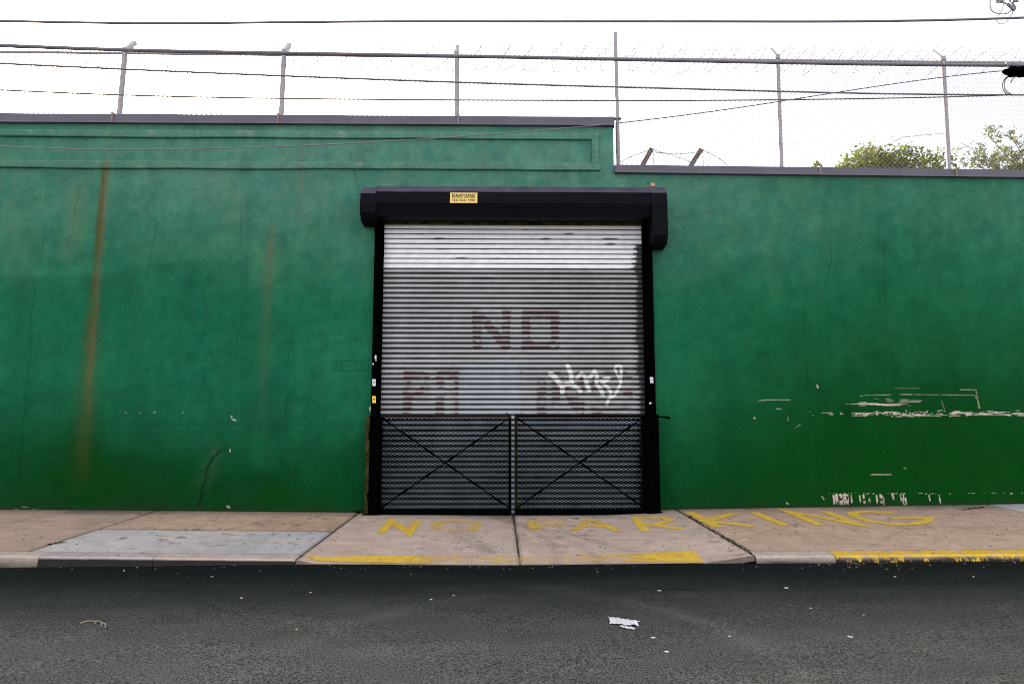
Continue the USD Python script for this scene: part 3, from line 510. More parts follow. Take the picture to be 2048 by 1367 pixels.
for k in range(nsl):
    z1 = zs - k * pitch; z0 = z1 - pitch
    v_ = 449.5 + 10 * k; fine = 17 <= k <= 25 or 28 <= k <= 38
    x = np.concatenate([np.linspace(sx0, sx1 - .3, 400 if fine else 80), np.linspace(sx1 - .29, sx1, 40)]); n = len(x); bow = .007 * (fb(x, x * 0 + k * 2.1, .8, 1, 130) - .5); P = np.zeros((len(PROF), n, 3)); C = np.zeros((len(PROF), n, 3)); dz = rs.normal(0, .0012)
    for r, (y, t) in enumerate(PROF_TOP if k < 9 else PROF):
        sag = .0025 * (fb(x, x * 0 + k * 1.3, .6, 1, 131) - .5)
        z = z0 + t * pitch + (dz + sag if 0 < t < 1 else 0 * x)
        P[r] = np.stack([x, SY + y + bow * (0 < t < 1), z], -1); zr = z
        if k < 9: base = np.array([.86, .85, .89]) * (1 - .05 * rs.random())
        elif k < 39: base = np.array([.40, .405, .42])
        else: base = np.array([.46, .55, .63])
        q = fb(x, zr, 1.2, 6, 140); q2 = fb(x, zr, 5, 30, 141); q3 = fb(x, zr, .5, .35, 142)
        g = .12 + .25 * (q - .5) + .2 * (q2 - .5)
        if k >= 9: g = g + .45 * (q3 - .35) + .25 * (fb(x, zr, 4.5, .8, 143) - .5) + .75 * sstep(.36, .18, t) + .55 * sstep(.66, .90, t)  # grime, plus shade painted into the recesses between slats
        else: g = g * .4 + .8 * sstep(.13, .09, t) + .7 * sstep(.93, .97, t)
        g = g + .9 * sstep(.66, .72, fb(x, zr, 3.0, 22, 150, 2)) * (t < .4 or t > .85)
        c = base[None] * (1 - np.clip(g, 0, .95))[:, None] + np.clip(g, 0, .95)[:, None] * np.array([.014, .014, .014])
        if 28 <= k <= 37:                                                # a scrubbed patch where letters were removed
            b = sstep(BX[0, 0] - .10, BX[0, 0] + .08, x + .10 * (q3 - .5)) * sstep(BX[1, 0] + .08, BX[1, 0] - .08, x + .2 * (q - .5)) * sstep(.1, .3, t) * (.5 + .5 * (fb(x, zr, 30, 2, 160)))
            c = c * (1 - .28 * b[:, None]) + .28 * b[:, None] * np.array([.36, .46, .58])
        zt = np.full(n, 1.0) * (.5 * (z0 + z1))
        if fine:
            m = np.full(n, 1e9)
            for s in LET: m = np.minimum(m, seg_dist(x, z, s)[0])
            rag = fb(x, z, 22, 60, 170); on = sstep(.080, .055, m + .05 * (rag - .5))
            wear = .97 * sstep(.56, .46, t + .24 * (rag - .5)) * sstep(.28, .40, fb(x, z, 6, 14, 175)) + .7 * sstep(.72, .82, t + .2 * (rag - .5)) + .03
            if k >= 28: wear = wear * np.where((x > BX[0, 0]) & (x < BX[1, 0]), .06, .95) * sstep(.34, .52, fb(x, z, 3.5, 6, 171))
            w_ = np.clip(on * wear, 0, .95)[:, None]; c = c * (1 - w_) + w_ * np.array([.045, .007, .016])
            if k >= 27:
                m = np.full(n, 1e9)
                for s, w0 in zip(TAG, TW): m = np.minimum(m, seg_dist(x, z, s)[0] * 5.5 / w0)
                on = sstep(.047, .036, m) * sstep(.08, .24, t) * .82 * (.6 + .5 * fb(x, z, 8, 20, 177)); c = c * (1 - on[:, None]) + on[:, None] * np.array([.82, .80, .76])
        # black overspray from painting the guides, heavier on the right
        o = sstep(.15, .10, (sx1 - .085 - x) + .16 * (.5 - fb(x * 0, zr, 1, 5, 180)) + .05 * (fb(x, zr, 20, 40, 181) - .5) - (.05 if t < .2 or t > .84 else 0)) * .97 * (k > 3); o2 = sstep(.05, .02, (x - sx0 - .05) + .07 * (.5 - fb(x * 0, zr, 1, 6, 182))) * .9
        o = np.maximum(o, o2)[:, None]; C[r] = c * (1 - o) + o * .012
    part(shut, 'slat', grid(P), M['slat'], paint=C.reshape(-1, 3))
# guides
GY = -.075
for u0, u1, side in ((745.5, 763, -1), (1289, 1308, 1)):
    a_, b_ = wx(u0, 640, GY), wx(u1, 640, GY); zt_ = wz(1024, 440, GY)
    g = part(shut, 'guide_rail', cat3([box(a_, b_, GY, GY + .012, .02, zt_, .002), box(*((a_, a_ + .012) if side < 0 else (b_ - .012, b_)), GY + .013, .012, .02, zt_), box(*((b_ - .012, b_) if side < 0 else (a_, a_ + .012)), GY + .013, SY - .02, .02, zt_)]), M['black_iron'])
# hood
def hood_prof(z_t, z_a, z_b, z_c): return [(0.0, z_t + .035), (-.255, z_t), (-.335, z_a), (-.355, z_b), (-.285, z_c), (-.10, z_c - .015), (0.0, z_c - .01)]
def prism(x0, x1, prof, n=2, wob=0.0, seed=0, caps=True):
    xs_ = np.linspace(x0, x1, n); pr = prof + prof[:1]; P = np.zeros((len(pr), n, 3))
    for r, (y, z) in enumerate(pr): P[r] = np.stack([xs_, y + wob * (fb(xs_, xs_ * 0 + (r % len(prof)) * 3.1, .9, 1, seed) - .5), z + wob * .6 * (fb(xs_, xs_ * 0 + (r % len(prof)) * 2.3, .7, 1, seed + 1) - .5)], -1)
    v, f = grid(P); f = f[:, ::-1]; e_ = []
    if caps:
        for e in (0, n - 1):
            ring = np.arange(len(pr)) * n + e; k = len(v); v = np.vstack([v, v[ring[:-1]].mean(0)[None]]); e_ += [[k, ring[i], ring[i + 1]] for i in range(len(pr) - 1)]
    return v, np.vstack([f] + ([e_] if e_ else []))
HY = -.33
hz = [wz(1024, 373, -.26), wz(1024, 384, HY), wz(1024, 406, -.355), wz(1024, 434, -.285)]
hx0, hx1 = wx(753, 400, HY), wx(1302, 400, HY)
def hood_part(name, pr, zt_, zm, label=None):
    v, f = pr; v, f = v[f].reshape(-1, 3), np.arange(len(f) * 3).reshape(-1, 3); mid = v.reshape(-1, 3, 3).mean(1); nrm = np.cross(v[1::3] - v[::3], v[2::3] - v[::3]); nrm /= np.maximum(np.linalg.norm(nrm, axis=1, keepdims=True), 1e-12)
    up_k = (np.abs(nrm[:, 2]) > .3) & (mid[:, 2] > zm) & (mid[:, 1] < -.05)  # facets turned to the sky: its reflection is painted in as a lighter colour
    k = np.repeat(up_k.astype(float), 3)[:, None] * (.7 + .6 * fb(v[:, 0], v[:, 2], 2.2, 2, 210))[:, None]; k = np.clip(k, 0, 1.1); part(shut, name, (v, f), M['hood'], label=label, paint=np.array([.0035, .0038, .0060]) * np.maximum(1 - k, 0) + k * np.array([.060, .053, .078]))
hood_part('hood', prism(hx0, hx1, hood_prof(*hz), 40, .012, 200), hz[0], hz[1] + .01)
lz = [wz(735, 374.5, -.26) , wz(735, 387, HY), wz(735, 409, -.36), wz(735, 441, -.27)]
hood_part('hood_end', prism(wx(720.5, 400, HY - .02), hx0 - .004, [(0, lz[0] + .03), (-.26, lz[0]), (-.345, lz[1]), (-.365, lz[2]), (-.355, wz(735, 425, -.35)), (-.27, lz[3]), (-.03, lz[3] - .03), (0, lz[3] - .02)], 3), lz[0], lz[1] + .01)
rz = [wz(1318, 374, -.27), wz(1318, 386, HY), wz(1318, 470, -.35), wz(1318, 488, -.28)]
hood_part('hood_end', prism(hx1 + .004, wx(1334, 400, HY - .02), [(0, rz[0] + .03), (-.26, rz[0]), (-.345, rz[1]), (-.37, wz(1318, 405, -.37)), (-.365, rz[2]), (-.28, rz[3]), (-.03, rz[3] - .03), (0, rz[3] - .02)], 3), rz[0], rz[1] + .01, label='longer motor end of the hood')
for x in (hx0 + .001, hx1 - .001):
    hood_part('hood_seam', prism(x - .007, x + .007, [(y * 1.012 - .003, z + (.004 if i < 3 else -.004)) for i, (y, z) in enumerate(hood_prof(*hz))], 2), hz[0], hz[1] + .01)
part(shut, 'header_strip', box(wx(757, 440, -.05), wx(1296, 440, -.05), -.06, .03, wz(1024, 447.5, -.05), hz[3] - .012), M['rusty_iron'])
# the installer's plate on the hood
def text3(text, height, width, x, z, y, bold=True, tilt=0.0):
    t = meshkit.text_mesh(text, height, .002, bold); b = t.bounds; v = t.vertices - [b[0, 0], b[0, 1], 0]; w = b[1, 0] - b[0, 0]
    v = np.stack([x + v[:, 0] * width / w, y - v[:, 2] + tilt * v[:, 1], z + v[:, 1]], -1); return trimesh.Trimesh(v, t.faces[:, ::-1], process=False)
sgx0, sgx1, sgz1, sgz0 = wx(900, 395, -.36), wx(954.5, 395, -.36), wz(927, 384.6, -.36), wz(927, 406, -.36)
ftop, fbot = HY, -.355
tl = (ftop - fbot) / (hz[1] - hz[2]); yb_ = fbot - .010 + tl * (sgz0 - hz[2])
sign = thing('sign_plate', 'small yellow gate maker\'s plate with black lettering on the shutter hood', 'sign', ((sgx0 + sgx1) / 2, yb_, sgz0))
w_, h_ = sgx1 - sgx0, sgz1 - sgz0
pl = trimesh.creation.box([w_, .004, h_]); pl.vertices[:, 0] += (sgx0 + sgx1) / 2; pl.vertices[:, 1] += yb_ + tl * (pl.vertices[:, 2] + h_ / 2); pl.vertices[:, 2] += sgz0 + h_ / 2
part(sign, 'plate', pl, M['sign_yellow'])
for txt, ht, wd, fz in (('EMPIRE', .24, .86, .62), ('STEEL GATES', .10, .82, .485), ('718-344-7950', .19, .85, .17)):
    z = sgz0 + fz * h_; part(sign, 'lettering', text3(txt, ht * h_, wd * w_, sgx0 + (1 - wd) / 2 * w_, z, yb_ - .003 + tl * fz * h_, True, tl), M['ink'])
solo('brick_lump', box(wx(1301, 371, -.14), wx(1309, 371, -.14), -.17, -.10, wz(1305, 374, -.14), wz(1305, 367, -.14), .006), M['brick_red'], 'small orange brick lump lying on the right end of the shutter hood', 'brick')
# stickers on the guides
def sticker(u0, u1, v0, v1, m, label, inner=None, poly=None, y=GY - .002):
    a_, b_, c_, d_ = wx(u0, v0, y), wx(u1, v0, y), wz(1024, v1, y), wz(1024, v0, y)
    t = thing('sticker', label, 'sticker', ((a_ + b_) / 2, y, c_), group='stickers beside the shutter')
    pg = Polygon([(a_ + (b_ - a_) * p, d_ + (c_ - d_) * q) for p, q in (poly or [(.05, 0), (.95, .02), (1, .95), (.9, 1), (.1, .98), (0, .1)])])
    e = trimesh.creation.extrude_polygon(pg, .0015, engine='earcut'); vv = e.vertices; part(t, 'label_paper', trimesh.Trimesh(np.stack([vv[:, 0], y - vv[:, 2], vv[:, 1]], -1), e.faces[:, ::-1]), m)
    if inner:
        cx_, cz_ = (a_ + b_) / 2, c_ + (d_ - c_) * .55
        for s, hgt in ((.22, .13), (.22, -.13)):
            part(t, 'print', box(cx_ - s * (b_ - a_), cx_ + s * (b_ - a_), y - .0035, y - .0016, cz_ + min(0, hgt) * (d_ - c_) + .002, cz_ + max(0, hgt) * (d_ - c_) - .002), inner)
sticker(744.2, 752, 758, 771.5, M['paper_white'], 'white sticker with blue print on the left guide rail', M['sticker_blue'])
sticker(744, 752.2, 791.5, 805.5, M['sticker_yellow'], 'yellow sticker with dark print on the left guide rail', M['ink'])
sticker(749, 753.2, 710, 723, M['paper_white'], 'torn blank white sticker, topmost on the left guide rail', poly=[(.3, 0), (1, .05), (.9, .5), (1, .95), (.6, 1), (.5, .6), (0, .5)])
sticker(745, 748, 726, 729.5, M['paper_white'], 'tiny white scrap of sticker below the torn white one')
sticker(1299.5, 1306.5, 753.5, 765.5, M['paper_white'], 'white sticker with blue print on the right guide rail', M['sticker_blue'])
sticker(1298, 1304.5, 804, 808.5, M['paper_white'], 'torn white sticker corner low on the right guide rail', poly=[(0, 0), (1, .1), (.2, 1)])
sticker(738.5, 742, 811, 822, M['paper_grey'], 'half round whitish scrap at the wall edge left of the shutter', y=-.012, poly=[(1, 0), (.4, .1), (0, .5), (.4, .95), (1, 1)])

# ------------------------------------------------------------------ low double gate of expanded metal in front of the shutter
LY = -.16
gz1 = wz(1024, 829.5, LY); gz0 = float(pave(.2, LY)) + .018
def gate_post(u0, u1, v1, label, rusty):
    a_, b_ = wx(u0, 930, LY), wx(u1, 930, LY); zt_ = wz((u0 + u1) / 2, v1, LY); t = thing('gate_post', label, 'gate post', ((a_ + b_) / 2, LY, float(pave((a_ + b_) / 2, LY))), group='posts of the low gate')
    zb_ = float(pave((a_ + b_) / 2, LY)) - .01
    return t, a_, b_, zb_, zt_
t, a_, b_, zb_, zt_ = gate_post(731, 757, 832, 'rusty olive and black steel post at the left of the low gate', True)
part(t, 'post_tube', box(a_, a_ + .055, LY - .02, -.012, zb_, zt_, .004), M['rusty_iron']); part(t, 'post_plate', box(a_ + .062, b_, LY - .03, -.014, zb_, zt_ + .02, .003), M['black_iron'])
for z in (.25, 1.15): part(t, 'hinge', tube([(a_ + .058, LY - .045, z), (a_ + .058, LY - .045, z + .11)], .016, 8), M['black_iron'])
part(t, 'foot_plate', box(a_ - .02, b_ + .01, LY - .07, -.016, zb_ + .0, zb_ + .022), M['black_iron'])
POSTL = b_
t, a_, b_, zb_, zt_ = gate_post(1292, 1319, 828, 'black steel post with slide bolt at the right of the low gate', False)
part(t, 'post_tube', box(b_ - .07, b_, LY - .02, -.012, zb_, zt_, .004), M['black_iron']); part(t, 'post_plate', box(a_, b_ - .076, LY - .03, -.014, zb_, zt_ - .02, .003), M['black_iron'])
for z in (.25, 1.15): part(t, 'hinge', tube([(b_ - .073, LY - .045, z), (b_ - .073, LY - .045, z + .11)], .016, 8), M['black_iron'])
zb2 = wz(1330, 834, LY - .03); part(t, 'slide_bolt', cat3([tube([(b_ - .05, LY - .03, zb2 + .012), (wx(1336, 834, LY - .03), LY - .03, zb2 - .004)], .013, 8), tube([(wx(1333, 834, LY - .03), LY - .03, zb2 - .004), (wx(1339, 834, LY - .03), LY - .03, zb2 - .006)], .024, 8)]), M['black_iron'])
part(t, 'foot_plate', box(a_ - .01, b_ + .02, LY - .07, -.016, zb_ + .0, zb_ + .022), M['black_iron'])
POSTR = a_
def leaf_gate(x0, x1, label, seed, rust):
    t = thing('gate_leaf', label, 'gate', ((x0 + x1) / 2, LY, gz0), group='leaves of the low gate'); w = .042
    part(t, 'top_rail', box(x0, x1, LY - .02, LY + .02, gz1 - .034, gz1, .003), M['dull_iron' if rust else 'black_iron'])
    part(t, 'bottom_rail', box(x0, x1, LY - .022, LY + .02, gz0, gz0 + .085, .003), M['black_iron'])
    for a_, b_, r in ((x0, x0 + w, False if rust else True), (x1 - w, x1, rust)): part(t, 'stile', box(a_, b_, LY - .021, LY + .021, gz0 + .086, gz1 - .035, .003), M['dull_iron' if r and not rust else 'black_iron'])
    A, B, Cc, Dd = (x0 + w, gz1 - .05), (x1 - w, gz0 + .10), (x0 + w, gz0 + .10), (x1 - w, gz1 - .05)
    part(t, 'brace', bar((A[0], LY + .004, A[1]), (B[0], LY + .004, B[1]), .006, .022, (0, 1, 0)), M['black_iron']); part(t, 'brace', bar((Cc[0], LY + .012, Cc[1]), (Dd[0], LY + .012, Dd[1]), .006, .022, (0, 1, 0)), M['black_iron'])
    cw, ch = .066, .0385; ax, bx, az, bz = x0 + w - .004, x1 - w + .004, gz0 + .08, gz1 - .03; vs, fs, n = [], [], 0
    nx = int((bx - ax) / (cw / 2)); nr = int((bz - az) / (ch / 2)); xx_ = ax + np.arange(nx + 1) * (bx - ax) / nx; ht = .0060
    for r in range(nr):
        ph = r % 2; zc = az + (r + .5) * (bz - az) / nr; z_ = zc + (ch / 4 - .0012) * np.where((np.arange(nx + 1) + ph) % 2, 1, -1); yy_ = LY - .012 + .004 * np.where((np.arange(nx + 1) + ph) % 2, 1, -1)
        q = np.stack([np.stack([xx_, yy_ - .0022, z_ - ht], -1), np.stack([xx_, yy_ - .0022, z_ + ht], -1), np.stack([xx_, yy_ + .0022, z_ + ht], -1), np.stack([xx_, yy_ + .0022, z_ - ht], -1), np.stack([xx_, yy_ - .0022, z_ - ht], -1)])
        v, f = grid(q); vs.append(v); fs.append(f + n); n += len(v)
    part(t, 'mesh_panel', (np.vstack(vs), np.vstack(fs)), M['black_iron'], kind='stuff'); return t
mid0, mid1 = wx(1022.8, 930, LY), wx(1029, 930, LY)
tl_ = leaf_gate(POSTL + .006, mid0, 'left leaf of the low black gate, with a browned top rail', 1, True)
part(tl_, 'catch_loop', tube([(wx(1013, 829, LY), LY, gz1 - .004), (wx(1013, 829, LY), LY, gz1 + .036), (wx(1016, 829, LY), LY, gz1 + .036), (wx(1016, 829, LY), LY, gz1 - .004)], .006), M['black_iron'])
leaf_gate(mid1, POSTR - .006, 'right leaf of the low black gate, beside the slide bolt post', 2, False)

# ------------------------------------------------------------------ fence on the wall: posts, top rail, chain link, barbed strands, razor coil
FY = .16
fence = thing('rooftop_fence', 'chain link fence with razor coil running along the wall top', 'fence', (0, FY, ZR))
railz = lambda x: np.interp(x, [wx(0, 104, FY), wx(2048, 126, FY)], [wz(0, 104, FY), wz(2048, 126, FY)])
def curves(parent, name, lines_, width, m, kind=None):
    p = numbered(parent, name); o = origin[parent]; c = UsdGeom.BasisCurves.Define(stage, p); c.CreateTypeAttr('linear')
    pts = np.vstack(lines_) - o; c.CreatePointsAttr(Vt.Vec3fArray.FromNumpy(pts.astype(np.float32))); c.CreateCurveVertexCountsAttr([len(l) for l in lines_]); c.CreateWidthsAttr(Vt.FloatArray([float(width)])); c.SetWidthsInterpolation('constant')
    UsdShade.MaterialBindingAPI.Apply(c.GetPrim()).Bind(m); tag(c.GetPrim(), kind=kind); return p
posts = [(-430, -1, 0), (-92, -1, 0), (238.5, 249, 0), (562.5, 567.5, 0), (914, 913, 0), (1562.5, 1555, 1), (1897.5, 1886, 1), (2235, -1, 1), (2580, -1, 1)]
PX = []
for ub, ut, right in posts:
    x = wx(ub, 335 if right else 230, FY); zb_ = (dz0 if right else cz1) - (.05 if not right else .0); zt_ = float(railz(x)); PX.append(x)
    if ut < 0: ut = ub
    xt = wx(ut, 122, FY) if ut != ub else x
    p = part(fence, 'fence_post', tube([(x, FY, zb_), (xt, FY, zt_ + .05)], .036 if right else .04, 10), M['galvanised'])
    part(p, 'barb_arm', bar((xt, FY, zt_ + .04), (xt, FY + .26, zt_ + .33), .06, .06, (1, 0, 0)), M['galvanised']); part(p, 'post_cap', tube([(xt, FY, zt_ + .02), (xt, FY, zt_ + .085)], .046, 10), M['galvanised'])
xt = wx(1230, 66, FY); xb_ = wx(1237, 325, FY); p = part(fence, 'fence_post', tube([(xb_, FY, dz0), (xt, FY, wz(1230, 66, FY))], .034, 10), M['galvanised'], label='taller post where the wall steps down')
part(p, 'post_bracket', box(STEPX - .06, xb_ + .05, FY - .05, FY + .05, wz(1235, 239, FY), wz(1235, 236, FY)), M['galvanised'])
part(fence, 'top_rail', tube([(x, FY, float(railz(x))) for x in (-13.5, -8, 0, 8, 13.5)], .021, 8), M['galvanised'])
def link(x0, x1, zlow, seed):
    L = []; s = .078
    for i in range(int((x1 - x0) / s)):
        xc = x0 + (i + .5) * s; zt_ = float(railz(xc)) + .035; n = int((zt_ - zlow(xc)) / (s / 2)); k = np.arange(n + 1)
        L.append(np.stack([xc + np.where((k + i) % 1 == 0, 1, 1) * np.where(k % 2, s / 2, -s / 2) * 1.02, FY - .03 + .003 * np.where(k % 2, 1, -1), zt_ - k * s / 2], -1))
    return L
L1 = link(-9.2, STEPX - .02, lambda x: cz1 + .03, 1); L2 = link(xb_ + .03, 9.6, lambda x: dz1 + .01 - sl * (x - jr[0]), 2)
curves(fence, 'chain_link', L1 + L2, .0060, M['galvanised'], 'stuff')
for k, (dy, dz_) in enumerate(((.05, .10), (.15, .20), (.25, .315))):
    x = np.linspace(-9.5, 10, 160); p = curves(fence, 'barbed_wire', [np.stack([x, np.full(160, FY + dy), railz(x) + dz_ + .012 * np.sin(x * 2.4 + k)], -1)], .004, M['thin_wire'])
    B = []
    for xi in np.arange(-9.4, 9.9, .125):
        z = float(railz(xi)) + dz_ + .012 * math.sin(xi * 2.4 + k)
        for q in (0, 1): B.append(np.array([[xi - .012, FY + dy - .012, z - .020 + .04 * q], [xi + .012, FY + dy + .012, z + .020 - .04 * q]]))
    curves(p, 'barb', B, .003, M['thin_wire'], 'stuff') if False else curves(fence, 'barbs', B, .0032, M['thin_wire'], 'stuff')
tt = np.arange(0, 46 * 2 * math.pi, 2 * math.pi / 26); cx_ = -9.4 + tt / (2 * math.pi) * .42 + .03 * np.sin(tt * .37); rad = .235 + .02 * np.sin(tt * .21)
coil = np.stack([cx_ + .20 * np.sin(tt), FY + .02 + rad * .9 * np.cos(tt), railz(cx_) + .045 + rad * np.sin(tt)], -1)
curves(fence, 'razor_coil', [coil], .0062, M['thin_wire'])
B = []
for i in range(2, len(coil) - 1, 2):
    d = coil[i + 1] - coil[i]; d /= np.linalg.norm(d); B.append(np.array([coil[i] - d * .016, coil[i] + d * .016]))
curves(fence, 'razor_blades', B, .010, M['thin_wire'], 'stuff')

# slanted steel braces standing on the roof behind the parapet, with wires
for k, (ub, ut, vt, wires, lab) in enumerate(((1289, 1308, 298, [[(1306, 300), (1272, 309), (1240, 326)], [(1308, 301), (1335, 308), (1384, 325)], [(1306, 302), (1307, 330)]], 'slanted brown steel brace behind the low parapet, beside the tall post'),
                                         (1386, 1407, 299, [[(1405, 301), (1345, 308), (1310, 304)], [(1406, 301), (1430, 312), (1455, 331)], [(1405, 302), (1407, 330)]], 'slanted brown steel brace behind the low parapet, the one farther from the tall post'))):
    y = 1.1; b0, t0 = on_y(ub, 332, y), on_y(ut, vt, y); d = (b0 - t0) / (t0[2] - b0[2]); foot = b0 + d * (b0[2] - 4.425)
    br = thing('roof_brace', lab, 'steel brace', foot, group='steel braces on the roof'); s = np.array([.045, 0, 0])
    part(br, 'web', bar(foot, t0, .090, .010, (0, 1, 0)), M['brown_steel']); part(br, 'flange', bar(foot - s * 1.05 + [0, -.035, 0], t0 - s * 1.05 + [0, -.035, 0], .012, .075, (0, 1, 0)), M['brown_steel'])
    for wv in wires: part(br, 'stay_wire', tube(catenary([on_y(u, v, y) for u, v in wv], 10), .006, 5), M['thin_wire'])
lw = thing('loose_wire', 'thin bent wire hanging from the fence post nearest the trees', 'wire', on_y(1892, 266, .3)); part(lw, 'strand', tube([on_y(u, v, .3) for u, v in ((1893, 266), (1850, 270), (1808, 274), (1775, 289), (1740, 304), (1700, 325), (1680, 336))], .005, 5), M['thin_wire'])

# ------------------------------------------------------------------ cables over the street
def cable(name, pts, y, r, m, label, ext=True, cat='cable'):
    if ext: pts = [(-600, pts[0][1] + (pts[0][1] - pts[1][1]) / (pts[1][0] - pts[0][0]) * 600)] + pts + [(2700, pts[-1][1] + (pts[-1][1] - pts[-2][1]) / (pts[-1][0] - pts[-2][0]) * 650)]
    P = catenary([on_y(u, v, y) for u, v in pts], 90); solo(name, tube(P, r, 8), m, label, cat, group='cables over the street')
cable('overhead_cable', [(0, 42), (300, 46.5), (700, 43.5), (1050, 43), (1400, 43), (1700, 43), (1900, 40), (2048, 35.5)], -3.2, .0135, M['cable'], 'topmost overhead cable crossing the whole sky above the fence')
cable('overhead_cable', [(0, 91), (250, 100), (565, 106.5), (1000, 114), (1400, 122), (1700, 127.5), (2048, 131)], -2.9, .0205, M['cable'], 'thickest overhead cable, running along the fence top to the splice case')
cable('overhead_cable', [(0, 127), (350, 143), (700, 157), (1050, 169), (1400, 178.5), (1740, 187), (2048, 190)], -2.8, .0105, M['cable'], 'slim dark overhead cable falling from left to right below the thick one')
cable('overhead_wire', [(0, 180), (240, 190), (560, 197), (1000, 200.5), (1400, 201), (1650, 198.5), (1850, 195), (2048, 189)], -2.7, .0080, M['thin_wire'], 'thin overhead wire sagging just above the parapet', cat='wire')
P = catenary([on_y(u, v, y) for u, v, y in ((-500, 255, -2.0), (0, 292, -2.3), (230, 299, -2.4), (460, 296, -2.5), (700, 287, -2.6), (1000, 267, -2.7), (1228, 247, -2.75), (1500, 212, -2.8), (1800, 166, -2.86), (2003, 142, -2.9))], 100)
solo('service_wire', tube(P, .0062, 6), M['cable'], 'thin service wire slanting from the splice case down across the green wall', 'wire', group='cables over the street')
sc0 = on_y(2000, 144, -2.9); sp = thing('splice_case', 'black cable splice case hanging at the right edge of the sky', 'cable splice', on_y(2090, 146, -2.9))
c0, c1 = on_y(2006, 143, -2.9), on_y(2190, 148, -2.9)
part(sp, 'case', tube([c0, c0 + (c1 - c0) * .05, c0 + (c1 - c0) * .1, c0 + (c1 - c0) * .9, c0 + (c1 - c0) * .95, c1], [.02, .045, .058, .058, .045, .02], 12), M['black_iron'])
for k in range(9):
    q = c0 + (c1 - c0) * (.1 + .095 * k); part(sp, 'clamp_band', tube([q - [.012, 0, 0], q + [.012, 0, 0]], .066, 12), M['black_iron'])
for u in (2012, 2024, 2060, 2100, 2150): q = on_y(u, 133, -2.9); part(sp, 'hanger', box(q[0] - .01, q[0] + .01, q[1] - .03, q[1] + .03, q[2] - .06, q[2] + .04), M['cable'])
for pts in ([(2020, 152), (2008, 160), (2005, 175), (2012, 187), (2022, 190)], [(2026, 150), (2012, 158), (2008, 172), (2014, 184), (2030, 190), (2060, 190)], [(2030, 154), (2024, 160), (2022, 165)]): part(sp, 'lead', tube(catenary([on_y(u, v, -2.86) for u, v in pts], 16), .0065, 6), M['cable'])
wc = thing('wire_coil', 'loose loops of wire and clamps dangling in the top right corner', 'wire coil', on_y(2010, 0, -3.2))
for pts, r in (([(1984, -20), (1980, 8), (1984, 22), (2000, 28), (2018, 25), (2025, 14), (2024, -20)], .006), ([(2012, -10), (2006, 14), (1997, 32), (1993, 42), (2000, 48), (2012, 44), (2020, 34), (2026, 24)], .004), ([(1992, 3), (2008, 6), (2020, 14), (2027, 22), (2030, 20), (2022, 4), (2016, -14)], .008), ([(2025, 14), (2026, 30)], .004)): part(wc, 'loop', tube(catenary([on_y(u, v, -3.2) for u, v in pts], 24), r, 6), M['cable'])
for u0, v0, u1, v1 in ((1991, 4, 2006, 1), (2024, 2, 2036, 1), (2015, 8, 2030, 20)): part(wc, 'clamp', bar(on_y(u0, v0, -3.24), on_y(u1, v1, -3.24), .03, .02), M['cable'])

# ------------------------------------------------------------------ trees behind the wall
def leaves(centres, radii, n, size, seed, flat=.8):
    r = np.random.default_rng(seed); k = r.choice(len(centres), n, p=np.array(radii) ** 2 / (np.array(radii) ** 2).sum()); d = r.normal(size=(n, 3)); d /= np.linalg.norm(d, axis=1, keepdims=True)
    c = np.array(centres)[k] + d * (np.array(radii)[k] * r.uniform(.35, 1.0, n) ** .5 * (1 + .25 * r.normal(size=n)))[:, None] * [1, 1, flat]
    a = r.normal(size=(n, 3)); a /= np.linalg.norm(a, axis=1, keepdims=True); b = np.cross(a, r.normal(size=(n, 3))); b /= np.linalg.norm(b, axis=1, keepdims=True); nn = np.cross(a, b); s = (size * r.uniform(.6, 1.3, n))[:, None]
    v = np.stack([c - a * s, c - b * s * .45 + nn * s * .12, c + a * s, c + b * s * .45 + nn * s * .12], 1).reshape(-1, 3); i = np.arange(n)[:, None] * 4
    return v, np.vstack([i + [0, 1, 2], i + [0, 2, 3]])
def limb(a, b, r0, r1, seed, n=7, w=.08):
    r = np.random.default_rng(seed); t = np.linspace(0, 1, n)[:, None]; P = np.array(a) + (np.array(b) - a) * t; P[1:-1] += r.normal(0, w, (n - 2, 3)); return tube(P, np.linspace(r0, r1, n), 7)
TY = 15.0; ppm = FPX / (TY + DIST)
rg = np.random.default_rng(5)
tc = on_y(1775, 430, TY); tree = thing('leafy_tree', 'dense yellow-green tree crown showing above the right parapet', 'tree', (tc[0], TY, -.42), group='trees behind the wall')
bl = [(1720, 318, 28), (1757, 318, 30), (1740, 325, 40), (1790, 328, 38), (1822, 334, 30), (1695, 334, 26), (1850, 340, 30), (1872, 345, 22), (1680, 352, 25), (1775, 345, 60), (1830, 365, 55), (1720, 365, 55), (1770, 400, 80), (1690, 400, 50), (1860, 400, 55), (1800, 450, 80), (1720, 450, 70), (1712, 306, 12), (1756, 304, 12), (1818, 318, 14), (1845, 322, 12)]
cs, rd = [], []
for u, v, r in bl:
    for k in range(3 if r > 20 else 1): p = on_y(u, v, TY); cs.append(p + [rg.normal(0, .1), rg.normal(0, r / ppm * .9), rg.normal(0, .08)]); rd.append(r / ppm * (1 if k == 0 else .75))
part(tree, 'trunk', cat3([tube([(tc[0], TY, -.5), (tc[0] + .1, TY, 2.2), (tc[0] - .05, TY + .1, 4.8), (tc[0], TY, 7.6)], [.26, .21, .17, .08], 10)] + [limb((tc[0], TY, 4.2 + .4 * k), cs[(k * 5) % len(cs)], .09, .025, k) for k in range(9)]), M['bark'])
part(tree, 'crown', leaves(cs, rd, 15000, .085, 6), M['leaf_dense'])
